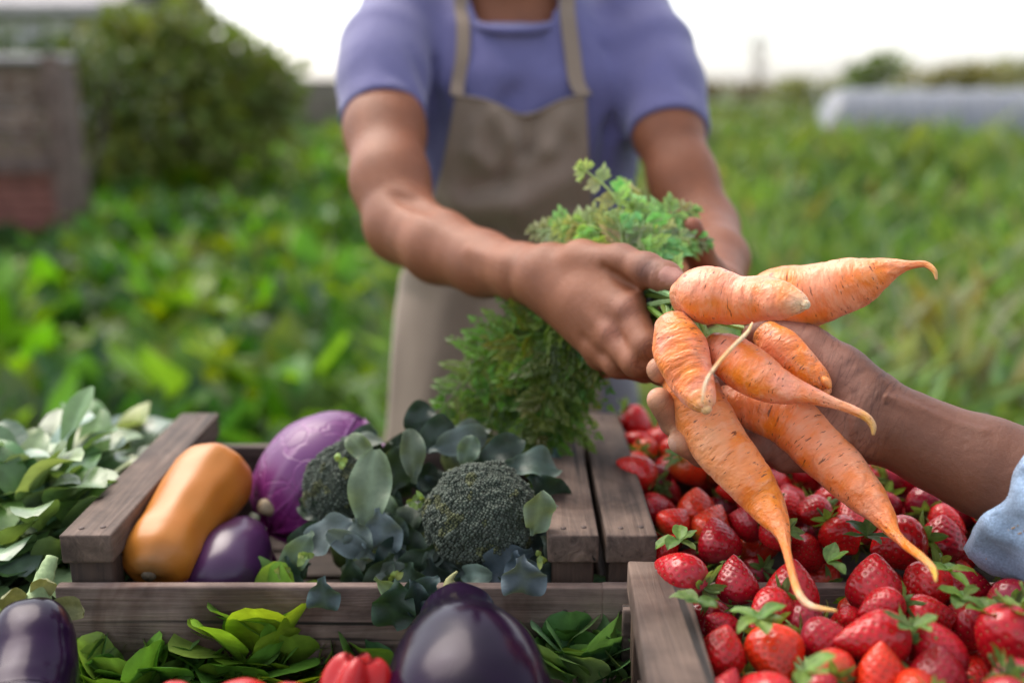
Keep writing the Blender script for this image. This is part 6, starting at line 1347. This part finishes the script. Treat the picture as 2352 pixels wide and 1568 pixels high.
# ------------------------------------------------------------------ feathery tops
def leaflet(b, p, d, n_, ln, wd, col):
    s = d.cross(n_).normalized() * wd; m = p + d * ln * .55; t = p + d * ln
    dz = n_ * (ln * .10)
    b.add([p, m + s + dz, t, m - s + dz, m], [(0, 1, 4), (1, 2, 4), (2, 3, 4), (3, 0, 4)], col)
def frond(b, pts, spread, rnd, col, density=1.0, start=.3, ls=1.0):
    c = catmull([tuple(p) for p in pts], 40)
    v, f = tube(c[:], np.linspace(.0025, .0009, 40), 6); b.add(v, f, tuple(x * 1.15 for x in col))
    T, N1, B1 = frames(c)
    up = Vector((rnd.uniform(-.5, .5), -1, .6)).normalized()
    m = int(14 * density)
    for k in range(m):
        t = start + (1 - start) * k / (m - 1) if m > 1 else .5; i = min(int(t * 39), 39); p = Vector(c[i]); tan = Vector(T[i])
        side = tan.cross(up).normalized()
        for s in (-1, 1):
            pl = spread * math.sin(PI * (.18 + .80 * (t - start) / (1 - start))) * rnd.uniform(.7, 1.2)
            d = (tan * rnd.uniform(.5, .9) + side * s + up * rnd.uniform(-.35, .35)).normalized()
            q = p + d * pl; v, f = tube([p, p + d * pl * .5, q], [.0006, .0005, .0003], 4, False); b.add(v, f, col)
            nn = d.cross(side.cross(d)).normalized() if False else (up + Vector((rnd.uniform(-.3, .3), rnd.uniform(-.3, .3), rnd.uniform(-.3, .3)))).normalized()
            cc = tuple(x * rnd.uniform(.75, 1.3) for x in col)
            for h in range(6):
                u = .22 + .78 * h / 5; bp = p + d * pl * u
                for s2 in (-1, 1):
                    e = (d * .75 + d.cross(nn).normalized() * s2 * .9 + nn * rnd.uniform(-.3, .3)).normalized()
                    ln = ls * .010 * (1.15 - .6 * u) * rnd.uniform(.8, 1.25)
                    leaflet(b, bp, e, nn, ln, ln * .17, cc)
                    leaflet(b, bp + e * ln * .45, (e + d.cross(nn) * s2 * -.5 + d * .4).normalized(), nn, ln * .6, ln * .16, cc)
            leaflet(b, q, d, nn, .010 * ls, .0022 * ls, cc)
rnd = random.Random(31)
GRIP = P(1492, 668, .80)
crowns = [(cA, P(1566, 686, .716)), (cB, P(1712, 716, .757)), (cC, P(1540, 742, .706)), (cD, P(1570, 835, .726)), (cE, P(1636, 790, .712)), (cF, P(1622, 898, .750)), (cG, P(1758, 766, .728))]
low_ends = [(1180, 1050, .92), (1070, 850, .93), (1090, 1040, .90), (1240, 1120, .90), (1262, 1100, .92), (1140, 1010, .94), (1235, 1000, .86), (1220, 930, .88), (1250, 1050, .93), (1000, 960, .91), (1160, 800, .94), (1100, 930, .96), (1225, 1060, .87), (1250, 880, .95),
            (1255, 1125, .88), (1035, 1000, .95), (1170, 880, .87), (1240, 960, .96), (1250, 1010, .90)]
top_ends = [(1345, 392, .86), (1432, 425, .88), (1585, 485, .87), (1615, 555, .86), (1235, 530, .88), (1290, 520, .85), (1400, 500, .84), (1490, 500, .86), (1545, 515, .90), (1330, 560, .90), (1440, 530, .92), (1560, 550, .84), (1375, 545, .86)]
ends = [('l', e) for e in low_ends] + [('t', e) for e in top_ends]
for k, (kind, e) in enumerate(ends):
    root, cr = crowns[k % 7]; b = MB(); E = P(*e)
    g = GRIP + Vector((rnd.uniform(-.016, .016), rnd.uniform(-.012, .02), rnd.uniform(-.016, .016)))
    if kind == 'l':
        mid = P(1305 + rnd.uniform(-45, 10), 765 + rnd.uniform(-25, 25), .86 + rnd.uniform(-.01, .03))
        mid2 = mid.lerp(E, .5) + Vector((rnd.uniform(-.01, .01), rnd.uniform(-.01, .01), .022)); pts = [cr, g, mid, mid2, E]
        mm_ = rnd.uniform(.45, 1.4); colr = (.095 * mm_ * rnd.uniform(.8, 1.25), .18 * mm_, .018 * mm_ * rnd.uniform(.7, 1.4)); st = .38
        frond(b, pts, .044, rnd, colr, 1.2, st, 1.05)
    else:
        mid = P(1455 + rnd.uniform(-30, 50), 600 + rnd.uniform(-15, 15), .83 + rnd.uniform(-.01, .03)); pts = [cr, g, mid, mid.lerp(E, .55) + Vector((0, 0, .012)), E]
        mm_ = rnd.uniform(.7, 1.25); colr = (.30 * mm_ * rnd.uniform(.85, 1.15), .45 * mm_, .19 * mm_ * rnd.uniform(.7, 1.3)); far = e[1] < 440
        frond(b, pts, .013 if far else .025, rnd, colr, .35 if far else 1.0, .80 if far else .45, 1.05)
    b.build('leaf_frond', M_FROND, root, smooth=False)
# a dark rubber band round the stalks
band = empty('rubber_band', tuple(P(1620, 735, .73)), 'thin black rubber band tying the carrot stalks together between the roots', 'rubber band')
v, f = tube(catmull([P(*p) for p in ((1712, 770, .742), (1735, 762, .735), (1745, 780, .728), (1752, 806, .722), (1762, 818, .722))], 30), .0024, 8)
mesh_obj('band_loop', v, f, mat_simple("black_rubber", (.012, .012, .014), .5, 60), band)
v, f = tube(catmull([P(*p) for p in ((1480, 715, .775), (1492, 690, .768), (1506, 672, .765), (1512, 655, .775))], 30), .0026, 8)
mesh_obj('band_loop', v, f, bpy.data.materials["black_rubber"], band)
